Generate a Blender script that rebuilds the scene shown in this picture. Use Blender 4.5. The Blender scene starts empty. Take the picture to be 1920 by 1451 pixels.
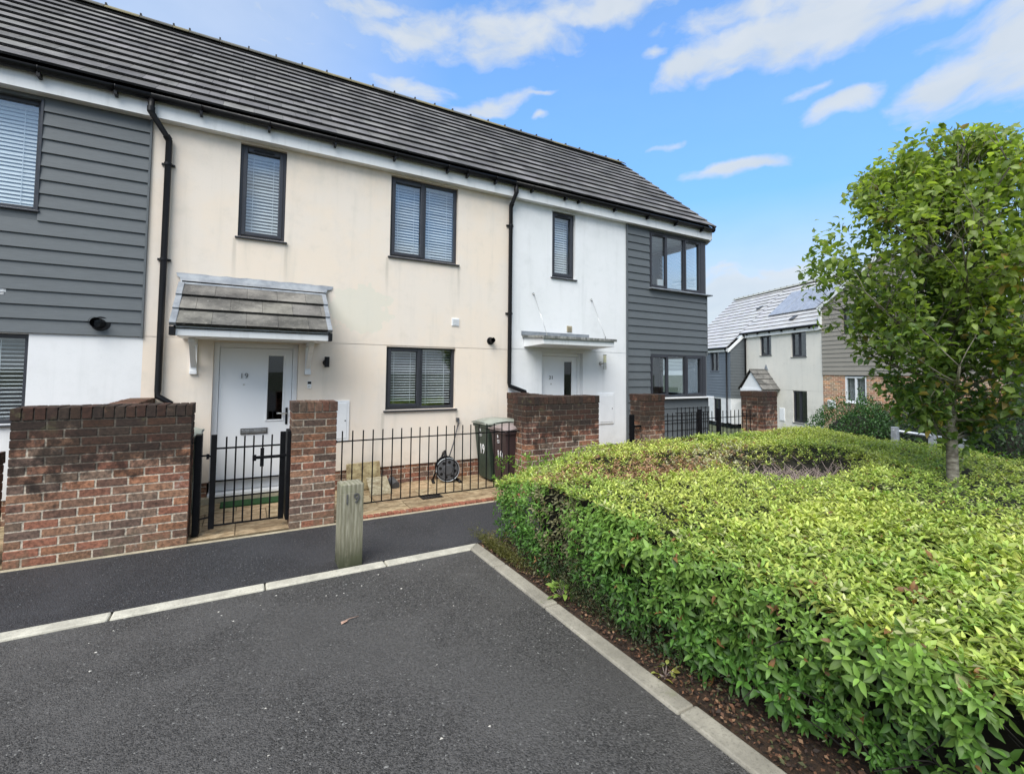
import bpy, math, random
import numpy as np
from mathutils import Vector, Matrix
R = math.radians
S = bpy.context.scene
COL = S.collection
random.seed(7); rng = np.random.default_rng(7)

# ------------------------------------------------------------------ camera
YAW, PIT, ROL, FPX, SHY = R(29.5965), R(2.7633), R(0.5555), 881.66, -70.76
cam = bpy.data.cameras.new('camera'); camo = bpy.data.objects.new('camera', cam); COL.objects.link(camo)
fw = Vector((math.sin(YAW)*math.cos(PIT), math.cos(YAW)*math.cos(PIT), math.sin(PIT)))
r0 = Vector((math.cos(YAW), -math.sin(YAW), 0)); u0 = r0.cross(fw)
rt = r0*math.cos(ROL) + u0*math.sin(ROL); up = -r0*math.sin(ROL) + u0*math.cos(ROL)
m = Matrix((rt, up, -fw)).transposed().to_4x4(); m.translation = Vector((0, -6.83, 1.65))
camo.matrix_world = m
cam.sensor_width = 36; cam.lens = 36*FPX/1920; cam.shift_y = SHY/1920; cam.clip_start = .05; cam.clip_end = 4000
S.camera = camo

# ------------------------------------------------------------------ sky, sun, exposure
SUN_DIR = Vector((-0.50, -0.44, 0.78)).normalized()
EL = math.asin(SUN_DIR.z); AZ = math.atan2(SUN_DIR.x, SUN_DIR.y)
W = bpy.data.worlds.new('World'); S.world = W; W.use_nodes = True
def sky():
    nt = W.node_tree; N = nt.nodes; L = nt.links; N.clear()
    def n(t, **k):
        o = N.new(t)
        for a, b in k.items(): setattr(o, a, b)
        return o
    def math_(op, a, b=None, c=None, clamp=False):
        o = n('ShaderNodeMath', operation=op); o.use_clamp = clamp
        for i, v in enumerate((a, b, c)):
            if v is None: continue
            if isinstance(v, (int, float)): o.inputs[i].default_value = v
            else: L.new(v, o.inputs[i])
        return o.outputs[0]
    out = n('ShaderNodeOutputWorld'); bg = n('ShaderNodeBackground'); bg.inputs[1].default_value = .13
    st = n('ShaderNodeTexSky', sky_type='NISHITA'); st.sun_disc = False; st.sun_elevation = EL; st.sun_rotation = AZ
    st.air_density = 1.0; st.dust_density = 1.2; st.ozone_density = 3.0
    tint = n('ShaderNodeMix', data_type='RGBA', blend_type='MULTIPLY'); tint.inputs[0].default_value = 1
    L.new(st.outputs[0], tint.inputs[6]); tint.inputs[7].default_value = (.62, 1.01, 1.27, 1)
    tc = n('ShaderNodeTexCoord'); sp = n('ShaderNodeSeparateXYZ'); L.new(tc.outputs['Generated'], sp.inputs[0])
    az = math_('ARCTAN2', sp.outputs[0], sp.outputs[1]); el = math_('ARCSINE', sp.outputs[2])
    # warped direction coordinates
    nz = n('ShaderNodeTexNoise'); nz.inputs['Scale'].default_value = 9; nz.inputs['Detail'].default_value = 5
    L.new(tc.outputs['Generated'], nz.inputs['Vector']); sc = n('ShaderNodeSeparateColor'); L.new(nz.outputs['Color'], sc.inputs[0])
    azw = math_('ADD', az, math_('MULTIPLY', math_('SUBTRACT', sc.outputs[0], .5), .10))
    elw = math_('ADD', el, math_('MULTIPLY', math_('SUBTRACT', sc.outputs[1], .5), .07))
    cv = n('ShaderNodeCombineXYZ'); L.new(azw, cv.inputs[0]); L.new(elw, cv.inputs[1])
    # az, el, half width, half height, tilt, strength
    C = [(.16,.655,.13,.022,0,.75),(.31,.630,.11,.034,.05,.9),(.51,.640,.12,.036,0,1.0),(.72,.672,.20,.022,.05,.9),
         (.90,.567,.075,.022,.25,1.0),(1.00,.580,.11,.034,.1,1.1),(1.12,.575,.15,.040,0,1.15),(1.26,.545,.12,.022,-.1,.8),(1.10,.615,.20,.022,0,.9),
         (1.13,.450,.062,.017,.1,1.0),(1.09,.485,.05,.008,.1,.6),(1.28,.440,.065,.030,.25,1.0),(1.37,.450,.10,.055,.1,1.1),
         (.47,.527,.070,.016,.25,1.0),(.55,.543,.05,.005,.1,.7),(.572,.502,.017,.008,0,.9),
         (.97,.379,.068,.0125,.03,1.0),(.842,.437,.035,.008,.15,.75),(.812,.590,.025,.011,0,.8),(.293,.543,.10,.020,-.1,.8),
         (-.07,.60,.30,.07,0,.55),(.05,.52,.20,.03,0,.4),(.98,.145,.22,.055,0,1.3),(1.25,.10,.4,.075,0,1.2),(.60,.05,.6,.08,0,1.0),(1.02,.262,.10,.012,0,.35),(1.30,.62,.3,.03,0,.7)]
    acc = None
    for a, e, w, h, t, s in C:
        mp = n('ShaderNodeMapping', vector_type='TEXTURE'); L.new(cv.outputs[0], mp.inputs[0])
        mp.inputs[1].default_value = (a, e, 0); mp.inputs[2].default_value = (0, 0, t); mp.inputs[3].default_value = (w, h, 1)
        ln = n('ShaderNodeVectorMath', operation='LENGTH'); L.new(mp.outputs[0], ln.inputs[0])
        mr = n('ShaderNodeMapRange', interpolation_type='SMOOTHSTEP'); L.new(ln.outputs[1], mr.inputs[0])
        mr.inputs[1].default_value = 0; mr.inputs[2].default_value = 2.1; mr.inputs[3].default_value = s; mr.inputs[4].default_value = 0
        acc = mr.outputs[0] if acc is None else math_('MAXIMUM', acc, mr.outputs[0])
    # generic cover for the rest of the sky (behind and beside the camera)
    zz = math_('ADD', math_('MAXIMUM', sp.outputs[2], 0.0), .12)
    pv = n('ShaderNodeCombineXYZ'); L.new(math_('DIVIDE', sp.outputs[0], zz), pv.inputs[0]); L.new(math_('DIVIDE', sp.outputs[1], zz), pv.inputs[1])
    gn = n('ShaderNodeTexNoise'); L.new(pv.outputs[0], gn.inputs['Vector']); gn.inputs['Scale'].default_value = .8; gn.inputs['Detail'].default_value = 5
    gm = n('ShaderNodeMapRange', interpolation_type='SMOOTHSTEP'); L.new(gn.outputs[0], gm.inputs[0]); gm.inputs[1].default_value = .28; gm.inputs[2].default_value = .55
    # only where azimuth is well away from the strip of separate clouds
    aw = n('ShaderNodeMapRange', interpolation_type='SMOOTHSTEP'); L.new(math_('ABSOLUTE', math_('SUBTRACT', az, .65)), aw.inputs[0]); aw.inputs[1].default_value = 1.0; aw.inputs[2].default_value = 1.5
    ew = n('ShaderNodeMapRange', interpolation_type='SMOOTHSTEP'); L.new(el, ew.inputs[0]); ew.inputs[1].default_value = .70; ew.inputs[2].default_value = .9
    gen = math_('MULTIPLY', gm.outputs[0], math_('MAXIMUM', aw.outputs[0], ew.outputs[0]))
    # fine structure, streaky
    mp = n('ShaderNodeMapping'); L.new(cv.outputs[0], mp.inputs[0]); mp.inputs[3].default_value = (9, 22, 1)
    fn = n('ShaderNodeTexNoise'); L.new(mp.outputs[0], fn.inputs['Vector']); fn.inputs['Scale'].default_value = 1.4; fn.inputs['Detail'].default_value = 8; fn.inputs['Roughness'].default_value = .55
    d = math_('ADD', acc, math_('MULTIPLY', math_('SUBTRACT', fn.outputs[0], .5), 1.35))
    dm = n('ShaderNodeMapRange', interpolation_type='SMOOTHSTEP'); L.new(d, dm.inputs[0]); dm.inputs[1].default_value = .06; dm.inputs[2].default_value = 1.0
    msk = math_('MULTIPLY', dm.outputs[0], math_('GREATER_THAN', acc, .001))
    edge = n('ShaderNodeMapRange', interpolation_type='SMOOTHSTEP'); L.new(acc, edge.inputs[0]); edge.inputs[1].default_value = 0; edge.inputs[2].default_value = .25
    msk = math_('MULTIPLY', msk, edge.outputs[0])
    cov = math_('MAXIMUM', msk, gen)
    # thin veil near horizon and to the left
    hz = n('ShaderNodeMapRange', interpolation_type='SMOOTHSTEP'); L.new(el, hz.inputs[0]); hz.inputs[1].default_value = .40; hz.inputs[2].default_value = .10; hz.inputs[3].default_value = 0; hz.inputs[4].default_value = .88
    lf = n('ShaderNodeMapRange', interpolation_type='SMOOTHSTEP'); L.new(az, lf.inputs[0]); lf.inputs[1].default_value = .55; lf.inputs[2].default_value = -.1; lf.inputs[3].default_value = 0; lf.inputs[4].default_value = .60
    veil = math_('MAXIMUM', math_('MAXIMUM', hz.outputs[0], lf.outputs[0]), .10)
    cov = math_('MAXIMUM', math_('MULTIPLY', cov, .90), veil)
    gd = n('ShaderNodeMapRange', interpolation_type='SMOOTHSTEP'); L.new(el, gd.inputs[0]); gd.inputs[1].default_value = .05; gd.inputs[2].default_value = .58; gd.inputs[3].default_value = .62; gd.inputs[4].default_value = 1.0
    vs_ = n('ShaderNodeVectorMath', operation='SCALE'); L.new(tint.outputs[2], vs_.inputs[0]); L.new(gd.outputs[0], vs_.inputs['Scale'])
    # cloud colour: bright tops, grey-blue bodies
    gn2 = n('ShaderNodeTexNoise'); L.new(mp.outputs[0], gn2.inputs['Vector']); gn2.inputs['Scale'].default_value = .8; gn2.inputs['Detail'].default_value = 3
    cr = n('ShaderNodeMix', data_type='RGBA'); L.new(math_('MULTIPLY', gn2.outputs[0], 1.0, clamp=True), cr.inputs[0])
    cr.inputs[6].default_value = (2.85, 2.95, 3.0, 1); cr.inputs[7].default_value = (2.05, 2.32, 2.58, 1)
    mx = n('ShaderNodeMix', data_type='RGBA'); L.new(cov, mx.inputs[0]); L.new(vs_.outputs[0], mx.inputs[6]); L.new(cr.outputs[2], mx.inputs[7])
    L.new(mx.outputs[2], bg.inputs[0]); L.new(bg.outputs[0], out.inputs[0])
sky()
sun = bpy.data.lights.new('sun', 'SUN'); suno = bpy.data.objects.new('sun', sun); COL.objects.link(suno)
sun.energy = 2.0; sun.angle = R(46); sun.color = (1, .96, .90)
suno.rotation_euler = SUN_DIR.to_track_quat('Z', 'Y').to_euler()
S.view_settings.view_transform = 'Standard'; S.view_settings.look = 'None'; S.view_settings.gamma = 1
S.view_settings.use_curve_mapping = False; S.view_settings.exposure = 1.18
S.render.engine = 'CYCLES'
S.cycles.max_bounces = 6; S.cycles.transparent_max_bounces = 12; S.cycles.caustics_reflective = False; S.cycles.caustics_refractive = False

# ------------------------------------------------------------------ materials
class NT:
    def __init__(s, name):
        s.m = bpy.data.materials.new(name); s.m.use_nodes = True; s.t = s.m.node_tree; s.N = s.t.nodes; s.L = s.t.links
        s.b = s.N['Principled BSDF']; s.o = s.N['Material Output']; s.tc = s.N.new('ShaderNodeTexCoord')
    def n(s, t, **k):
        o = s.N.new(t)
        for a, b in k.items(): setattr(o, a, b)
        return o
    def set(s, sock, v):
        if isinstance(v, (int, float, tuple, list)): sock.default_value = v
        else: s.L.new(v, sock)
    def noise(s, scale, detail=4, rough=.5, vec=None, map_=None):
        o = s.n('ShaderNodeTexNoise'); o.inputs['Scale'].default_value = scale; o.inputs['Detail'].default_value = detail; o.inputs['Roughness'].default_value = rough
        v = vec or s.tc.outputs['Object']
        if map_:
            mp = s.n('ShaderNodeMapping'); s.L.new(v, mp.inputs[0]); mp.inputs[3].default_value = map_; v = mp.outputs[0]
        s.L.new(v, o.inputs['Vector']); return o.outputs[0]
    def vor(s, scale, feat='F1', out='Distance', vec=None):
        o = s.n('ShaderNodeTexVoronoi', feature=feat); o.inputs['Scale'].default_value = scale; s.L.new(vec or s.tc.outputs['Object'], o.inputs['Vector']); return o.outputs[out]
    def ramp(s, v, a, b, c0=0., c1=1., smooth=True):
        o = s.n('ShaderNodeMapRange', interpolation_type='SMOOTHSTEP' if smooth else 'LINEAR'); s.L.new(v, o.inputs[0])
        o.inputs[1].default_value = a; o.inputs[2].default_value = b; o.inputs[3].default_value = c0; o.inputs[4].default_value = c1; return o.outputs[0]
    def mix(s, f, a, b, bt='MIX'):
        o = s.n('ShaderNodeMix', data_type='RGBA', blend_type=bt); s.set(o.inputs[0], f)
        for i, v in ((6, a), (7, b)):
            if isinstance(v, tuple): v = tuple(v) + ((1,) if len(v) == 3 else ())
            s.set(o.inputs[i], v)
        return o.outputs[2]
    def ma(s, op, a, b=0.):
        o = s.n('ShaderNodeMath', operation=op); s.set(o.inputs[0], a); s.set(o.inputs[1], b); return o.outputs[0]
    def attr(s, name='Col'):
        o = s.n('ShaderNodeAttribute'); o.attribute_name = name; return o.outputs['Color']
    def z(s):
        g = s.n('ShaderNodeNewGeometry'); sp = s.n('ShaderNodeSeparateXYZ'); s.L.new(g.outputs['Position'], sp.inputs[0]); return sp.outputs[2]
    def bump(s, h, st=.3, dist=.01):
        o = s.n('ShaderNodeBump'); o.inputs['Strength'].default_value = st; o.inputs['Distance'].default_value = dist; s.L.new(h, o.inputs['Height']); s.L.new(o.outputs[0], s.b.inputs['Normal'])
    def fin(s, col, rough=.6, metal=0, spec=.5):
        if isinstance(col, tuple) and len(col) == 3: col = col + (1,)
        s.set(s.b.inputs['Base Color'], col); s.set(s.b.inputs['Roughness'], rough); s.b.inputs['Metallic'].default_value = metal; s.b.inputs['Specular IOR Level'].default_value = spec
        return s.m
def simple(name, c, rough=.5, metal=0, var=.15, sc=6, bump=0, bsc=200, spec=.5):
    t = NT(name); nz = t.noise(sc, 5, .6)
    col = t.mix(t.ramp(nz, .3, .7), tuple(x*(1-var) for x in c), tuple(min(1, x*(1+var)) for x in c))
    if bump: t.bump(t.noise(bsc, 2), bump, .003)
    return t.fin(col, t.ramp(t.noise(sc*3), .3, .7, max(.03, rough-.08), min(1, rough+.08)), metal, spec)
def render_mat(name, c, c2, stain, patch=False):
    t = NT(name)
    big = t.noise(.9, 6, .62); mid = t.noise(4, 5, .6); vs = t.noise(1.2, 5, .6, map_=(5, 5, .45)); grit = t.noise(260, 2, .6)
    col = t.mix(t.ramp(big, .38, .62), c, c2); col = t.mix(t.ma('MULTIPLY', t.ramp(t.noise(1.7, 7, .7), .5, .66), .35), col, tuple(x*.90 for x in c2))
    col = t.mix(t.ma('MULTIPLY', t.ramp(vs, .5, .78), .40), col, stain)
    col = t.mix(t.ma('MULTIPLY', t.ramp(mid, .52, .75), .30), col, stain)
    if patch:
        ge = t.n('ShaderNodeNewGeometry'); mp = t.n('ShaderNodeMapping', vector_type='TEXTURE'); t.L.new(ge.outputs['Position'], mp.inputs[0]); mp.inputs[1].default_value = (1.42, 0, 2.50); mp.inputs[3].default_value = (.42, 10, .34)
        ln = t.n('ShaderNodeVectorMath', operation='LENGTH'); t.L.new(mp.outputs[0], ln.inputs[0]); dd = t.ma('ADD', ln.outputs['Value'], t.ma('MULTIPLY', t.ma('SUBTRACT', t.noise(5, 5, .6), .5), 1.4))
        col = t.mix(t.ma('MULTIPLY', t.ramp(dd, 1.02, .94), .55), col, (.70,.69,.58))
        sp_ = t.n('ShaderNodeSeparateXYZ'); t.L.new(ge.outputs['Position'], sp_.inputs[0]); sn = t.noise(3, 5, .7, map_=(3, 3, .5))
        for xs_, zs_ in ((-.16,3.30),(.43,3.30),(1.77,3.30),(2.90,3.30),(1.75,1.04),(2.90,1.04)):
            m1 = t.ramp(t.ma('ABSOLUTE', t.ma('SUBTRACT', sp_.outputs[0], t.ma('ADD', xs_, t.ma('MULTIPLY', t.ma('SUBTRACT', sn, .5), .06)))), .035, .006); m2 = t.ma('MULTIPLY', t.ramp(sp_.outputs[2], zs_-.75, zs_-.02), t.ma('LESS_THAN', sp_.outputs[2], zs_))
            col = t.mix(t.ma('MULTIPLY', t.ma('MULTIPLY', m1, m2), .42), col, (.40,.37,.31))
    zz = t.z(); low = t.ma('MULTIPLY', t.ramp(zz, .75, .25), t.ramp(t.noise(3, 6, .7), .35, .7))
    col = t.mix(t.ma('MULTIPLY', low, .35), col, tuple(x*.62 for x in stain))
    hi = t.ma('MULTIPLY', t.ramp(zz, 4.0, 4.6), t.ramp(t.noise(2.2, 6, .7), .35, .7))
    col = t.mix(t.ma('MULTIPLY', hi, .40), col, tuple(x*.8 for x in stain))
    sp = t.ramp(t.noise(70, 3, .7), .60, .74); col = t.mix(t.ma('MULTIPLY', sp, .30), col, tuple(x*.6 for x in stain))
    t.bump(grit, .5, .004)
    return t.fin(col, .92, 0, .25)
M = {}
M['cream'] = render_mat('cream_render', (.83,.72,.60), (.80,.722,.635), (.60,.555,.475), True)
M['white_render'] = render_mat('white_render', (.80,.81,.82), (.77,.785,.79), (.60,.62,.62))
M['far_cream'] = render_mat('far_cream_render', (.76,.73,.66), (.72,.70,.64), (.58,.56,.50))
def clad(name, c):
    t = NT(name); g = t.noise(3, 6, .65, map_=(2.2, 2.2, 60)); col = t.mix(t.ramp(g, .3, .72), tuple(x*.88 for x in c), tuple(x*1.12 for x in c))
    col = t.mix(t.ma('MULTIPLY', t.ramp(t.noise(1.3, 5, .6), .45, .75), .25), col, tuple(x*1.35 for x in c)); t.bump(g, .35, .002)
    return t.fin(col, .55, 0, .4)
M['clad'] = clad('grey_weatherboard', (.106,.119,.127)); M['clad_blue'] = clad('blue_grey_weatherboard', (.125,.150,.180)); M['clad_beige'] = clad('beige_weatherboard', (.30,.275,.235))
M['frame'] = simple('anthracite_plastic', (.030,.032,.040), .38, var=.1)
M['black'] = simple('black_plastic', (.008,.008,.009), .4, var=.15, spec=.25)
M['iron'] = simple('black_painted_steel', (.005,.005,.006), .55, var=.3, sc=20, spec=.15)
M['white'] = simple('white_plastic', (.80,.81,.82), .35, var=.03)
M['fascia'] = (lambda t: t.fin(t.mix(t.ma('MULTIPLY', t.ramp(t.noise(1.5, 6, .65, map_=(6, 6, 1)), .48, .75), .45), (.80,.81,.81), (.52,.53,.51)), .4))(NT('white_fascia_board'))
M['door'] = (lambda t: (t.bump(t.noise(8, 4, .6, map_=(12, 12, .8)), .25, .002), t.fin((.80,.815,.83), .45))[1])(NT('white_woodgrain_door'))
M['chrome'] = simple('brushed_steel', (.55,.54,.52), .3, 1, .1)
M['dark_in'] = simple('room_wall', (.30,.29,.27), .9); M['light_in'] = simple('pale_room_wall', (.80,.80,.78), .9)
M['dark_floor'] = simple('room_floor', (.12,.09,.07), .8)
M['slat'] = simple('blind_slat', (.90,.90,.90), .5, var=.02)
M['opal'] = simple('lamp_diffuser', (.72,.70,.48), .4)
M['lead'] = (lambda t: t.fin(t.mix(t.ramp(t.noise(5, 6, .65), .3, .72), (.20,.22,.25), (.36,.385,.41)), .55, .3))(NT('lead_sheet'))
def glass(name='window_glass', tint=(.93,.96,.97,1), f0=.16):
    t = NT(name); t.N.remove(t.b); tr = t.n('ShaderNodeBsdfTransparent'); tr.inputs[0].default_value = tint
    gl = t.n('ShaderNodeBsdfGlossy'); gl.inputs['Roughness'].default_value = .012; gl.inputs[0].default_value = (.95,.97,1,1)
    ge = t.n('ShaderNodeNewGeometry'); dp = t.n('ShaderNodeVectorMath', operation='DOT_PRODUCT'); t.L.new(ge.outputs['Normal'], dp.inputs[0]); t.L.new(ge.outputs['Incoming'], dp.inputs[1])
    k = t.ma('POWER', t.ma('SUBTRACT', 1.0, t.ma('ABSOLUTE', dp.outputs['Value'])), 4.0); a = t.n('ShaderNodeMath', operation='MULTIPLY_ADD'); t.L.new(k, a.inputs[0]); a.inputs[1].default_value = .7; a.inputs[2].default_value = f0*.5; a.use_clamp = True
    bp = t.n('ShaderNodeBump'); bp.inputs['Strength'].default_value = .05; bp.inputs['Distance'].default_value = .01; t.L.new(t.noise(1.8, 2), bp.inputs['Height']); t.L.new(bp.outputs[0], gl.inputs['Normal'])
    mx = t.n('ShaderNodeMixShader'); t.L.new(a.outputs[0], mx.inputs[0]); t.L.new(tr.outputs[0], mx.inputs[1]); t.L.new(gl.outputs[0], mx.inputs[2]); t.L.new(mx.outputs[0], t.o.inputs[0])
    return t.m
M['glass'] = glass(); M['glass_hi'] = glass('sky_facing_glass', f0=.20)
def asphalt(name, base, light):
    t = NT(name); v = t.vor(120, out='Color'); sc = t.n('ShaderNodeSeparateColor'); t.L.new(v, sc.inputs[0])
    d = t.vor(120); big = t.noise(1.1, 5, .6); sp = t.ramp(sc.outputs[0], .05, 1, 0, 1, False)
    col = t.mix(sp, tuple(x*.45 for x in base), tuple(x*1.7 for x in base))
    col = t.mix(t.ramp(sc.outputs[1], .982, .997), col, light)
    col = t.mix(t.ramp(big, .40, .66, 0, .65), col, tuple(x*1.75+.006 for x in base)); col = t.mix(t.ramp(t.noise(.55, 5, .65), .5, .7, 0, .5), col, tuple(x*.55 for x in base)); col = t.mix(t.ramp(t.vor(.9), .0, .09, .30, 0), col, tuple(x*.35 for x in base))
    col = t.mix(t.ramp(t.noise(14, 5, .7), .55, .75, 0, .35), col, tuple(x*.5 for x in base))
    h = t.ma('ADD', t.ramp(d, 0, .6, 1, 0), t.ma('MULTIPLY', sc.outputs[2], .6)); t.bump(h, .9, .006)
    return t.fin(col, t.ramp(sc.outputs[2], 0, 1, .5, .85), 0, .5)
M['asphalt'] = asphalt('car_park_asphalt', (.057,.054,.0515), (.24,.235,.22)); M['path'] = asphalt('footpath_asphalt', (.030,.030,.033), (.16,.16,.16))
def concrete(name, c, moss=True):
    t = NT(name); col = t.mix(t.ramp(t.noise(5, 7, .7), .3, .7), tuple(x*.72 for x in c), tuple(x*1.1 for x in c))
    col = t.mix(t.ramp(t.noise(60, 5, .75), .50, .68, 0, .55), col, tuple(x*.38 for x in c)); col = t.mix(t.ramp(t.noise(2.2, 6, .75), .48, .68, 0, .55), col, tuple(x*.6 for x in c))
    if moss: col = t.mix(t.ramp(t.noise(9, 6, .75), .56, .7, 0, .5), col, (.16,.17,.08))
    t.bump(t.noise(160, 3, .6), .5, .004); return t.fin(col, .88, 0, .3)
M['kerb'] = concrete('pale_kerb_concrete', (.56,.53,.44), False); M['kerb_dirty'] = concrete('mossy_kerb_concrete', (.34,.315,.26)); M['haunch'] = concrete('mortar_haunch', (.48,.42,.30), False)
def slabs():
    t = NT('riven_stone_slabs'); a = t.attr(); g = t.noise(7, 7, .7, map_=(1, 2.2, 1)); col = t.mix(1., a, t.mix(t.ramp(g, .3, .7), (.55,.45,.33), (1.2,1.15,1.0)), 'MULTIPLY')
    col = t.mix(t.ramp(t.noise(11, 7, .78, map_=(1, 1.8, 1)), .46, .64, 0, .75), col, (.16,.115,.065)); t.bump(g, .8, .02); return t.fin(col, .8, 0, .3)
M['slabs'] = slabs()
def brick(name, stain_z, stain=.85):
    t = NT(name); a = t.attr(); col = t.mix(1., a, t.mix(t.ramp(t.noise(38, 5, .7), .3, .7), (.50,.50,.50), (1.35,1.28,1.2)), 'MULTIPLY')
    col = t.mix(t.ramp(t.noise(11, 6, .75), .50, .72, 0, .3), col, (.075,.05,.04))
    col = t.mix(t.ramp(t.noise(6, 6, .75), .60, .72, 0, .55), col, (.50,.47,.42))
    if stain_z:
        zz = t.z(); f = t.ma('ADD', t.ramp(zz, stain_z-1.0, stain_z-.10, 0, 1, False), t.ma('MULTIPLY', t.ma('SUBTRACT', t.noise(2.3, 6, .72), .5), 2.0))
        f = t.ma('ADD', f, t.ma('MULTIPLY', t.ma('SUBTRACT', t.noise(9, 6, .75), .5), 1.5))
        col = t.mix(t.ma('MULTIPLY', t.ramp(f, .28, .85), stain), col, (.020,.016,.014))
        col = t.mix(t.ma('MULTIPLY', t.ramp(t.noise(5, 4, .6), .6, .72), t.ramp(zz, stain_z-.2, stain_z)), col, (.12,.11,.06))
        col = t.mix(t.ma('MULTIPLY', t.ramp(t.noise(4, 5, .7), .5, .68), t.ramp(zz, .35, .0, 0, .6)), col, (.16,.13,.085))
    t.bump(t.noise(90, 5, .7), .8, .006); return t.fin(col, .9, 0, .25)
M['brick_far'] = (lambda t: t.fin(t.mix(1., t.attr(), (1.7,1.75,1.6), 'MULTIPLY'), .9))(NT('pale_red_brick')); M['brick'] = brick('stained_red_brick', 1.25); M['brick_clean'] = brick('red_brick', 0); M['brick_less'] = brick('weathered_red_brick', 1.25, .5)
def tile(name, c0, c1, lich=.4, rough=.75):
    t = NT(name); a = t.attr(); col = t.mix(t.ramp(t.noise(2.2, 6, .7), .3, .7), c0, c1)
    col = t.mix(1., col, a, 'MULTIPLY'); col = t.mix(t.ramp(t.noise(26, 6, .8), .56, .74, 0, lich), col, tuple(min(1, x*2.3) for x in c1))
    col = t.mix(t.ramp(t.noise(3.5, 5, .7, map_=(3, 1, 1)), .55, .8, 0, .5), col, tuple(x*.4 for x in c0)); t.bump(t.noise(120, 4, .6), .4, .004)
    return t.fin(col, rough, 0, .4)
M['tile'] = tile('concrete_roof_tile', (.105,.102,.101), (.195,.19,.186), .6); M['tile_canopy'] = tile('mossy_roof_tile', (.075,.073,.068), (.25,.24,.215), .6); M['tile_far'] = tile('pale_roof_tile', (.44,.44,.445), (.52,.52,.52), .05, .42)
def leafmat(name, trans=.35, rough=.42):
    t = NT(name); a = t.attr(); t.fin(a, rough, 0, .45); tl = t.n('ShaderNodeBsdfTranslucent'); t.L.new(t.mix(1., a, (1.25,1.35,.5), 'MULTIPLY'), tl.inputs[0])
    mx = t.n('ShaderNodeMixShader'); mx.inputs[0].default_value = trans; t.L.new(t.b.outputs[0], mx.inputs[1]); t.L.new(tl.outputs[0], mx.inputs[2]); t.L.new(mx.outputs[0], t.o.inputs[0]); return t.m
M['leaf'] = leafmat('hedge_leaf', .30, .5); M['tree_leaf'] = leafmat('tree_leaf', .5, .38); M['litter'] = leafmat('dead_leaf', .1, .8)
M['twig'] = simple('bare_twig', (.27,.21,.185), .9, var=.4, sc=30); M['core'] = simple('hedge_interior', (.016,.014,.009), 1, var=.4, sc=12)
M['bark'] = (lambda t: (t.bump(t.noise(12, 6, .7, map_=(1, 1, 4)), .9, .01), t.fin(t.mix(t.ramp(t.noise(10, 6, .7, map_=(1, 1, 3.5)), .35, .65), (.09,.075,.06), (.27,.25,.20)), .9))[1])(NT('tree_bark'))
M['soil'] = (lambda t: (t.bump(t.noise(40, 6, .8), 1, .03), t.fin(t.mix(t.ramp(t.noise(28, 6, .8), .35, .65), (.012,.009,.007), (.10,.055,.03)), .95))[1])(NT('bed_soil'))
M['ground'] = simple('rough_grass_ground', (.07,.08,.04), 1, var=.4, sc=1.5)
def wood():
    t = NT('weathered_green_timber'); g = t.noise(6, 6, .7, map_=(9, 9, .7)); col = t.mix(t.ramp(g, .3, .7), (.18,.165,.115), (.40,.38,.29))
    w = t.n('ShaderNodeTexWave', bands_direction='X'); w.inputs['Scale'].default_value = 9; w.inputs['Distortion'].default_value = 5; w.inputs['Detail'].default_value = 3; w.inputs['Detail Scale'].default_value = .6
    mp = t.n('ShaderNodeMapping'); mp.inputs[3].default_value = (1, 1, .22); t.L.new(t.tc.outputs['Object'], mp.inputs[0]); t.L.new(mp.outputs[0], w.inputs[0])
    col = t.mix(t.ma('MULTIPLY', w.outputs[1], .45), col, (.12,.115,.06)); col = t.mix(t.ramp(t.noise(3, 5, .7), .5, .7, 0, .5), col, (.20,.23,.09))
    col = t.mix(t.ma('MULTIPLY', t.ramp(t.z(), .32, .0), t.ramp(t.noise(9, 5), .1, .5)), col, (.05,.055,.03)); t.bump(g, .6, .006); return t.fin(col, .85, 0, .3)
M['wood'] = wood()
M['green_bin'] = simple('green_plastic', (.032,.048,.034), .5, var=.15); M['brown_bin'] = simple('brown_plastic', (.050,.030,.030), .5, var=.15)
M['lid'] = simple('weathered_lid_plastic', (.27,.29,.25), .4, var=.25); M['lid_brown'] = simple('weathered_brown_lid', (.26,.21,.20), .36, var=.25)
M['mat'] = (lambda t: (t.bump(t.noise(300, 2), 1, .01), t.fin(t.mix(t.noise(200, 2), (.01,.05,.015), (.04,.13,.035)), 1))[1])(NT('green_artificial_grass'))
M['galv'] = simple('galvanised_steel', (.42,.45,.48), .45, .6, .2, 12)
M['solar'] = simple('solar_cell_glass', (.34,.36,.40), .22, .2)
M['stone'] = M['slabs']; M['grey_rub'] = simple('grey_rubber', (.07,.072,.078), .5)
M['numeral'] = simple('grey_metal_numeral', (.16,.155,.15), .4, .5); M['sign_white'] = simple('white_sticker', (.8,.8,.8), .5, var=.03)
M['pot'] = simple('dark_green_pot', (.03,.05,.035), .6); M['cerise'] = simple('white_pot', (.7,.7,.68), .5)

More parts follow.
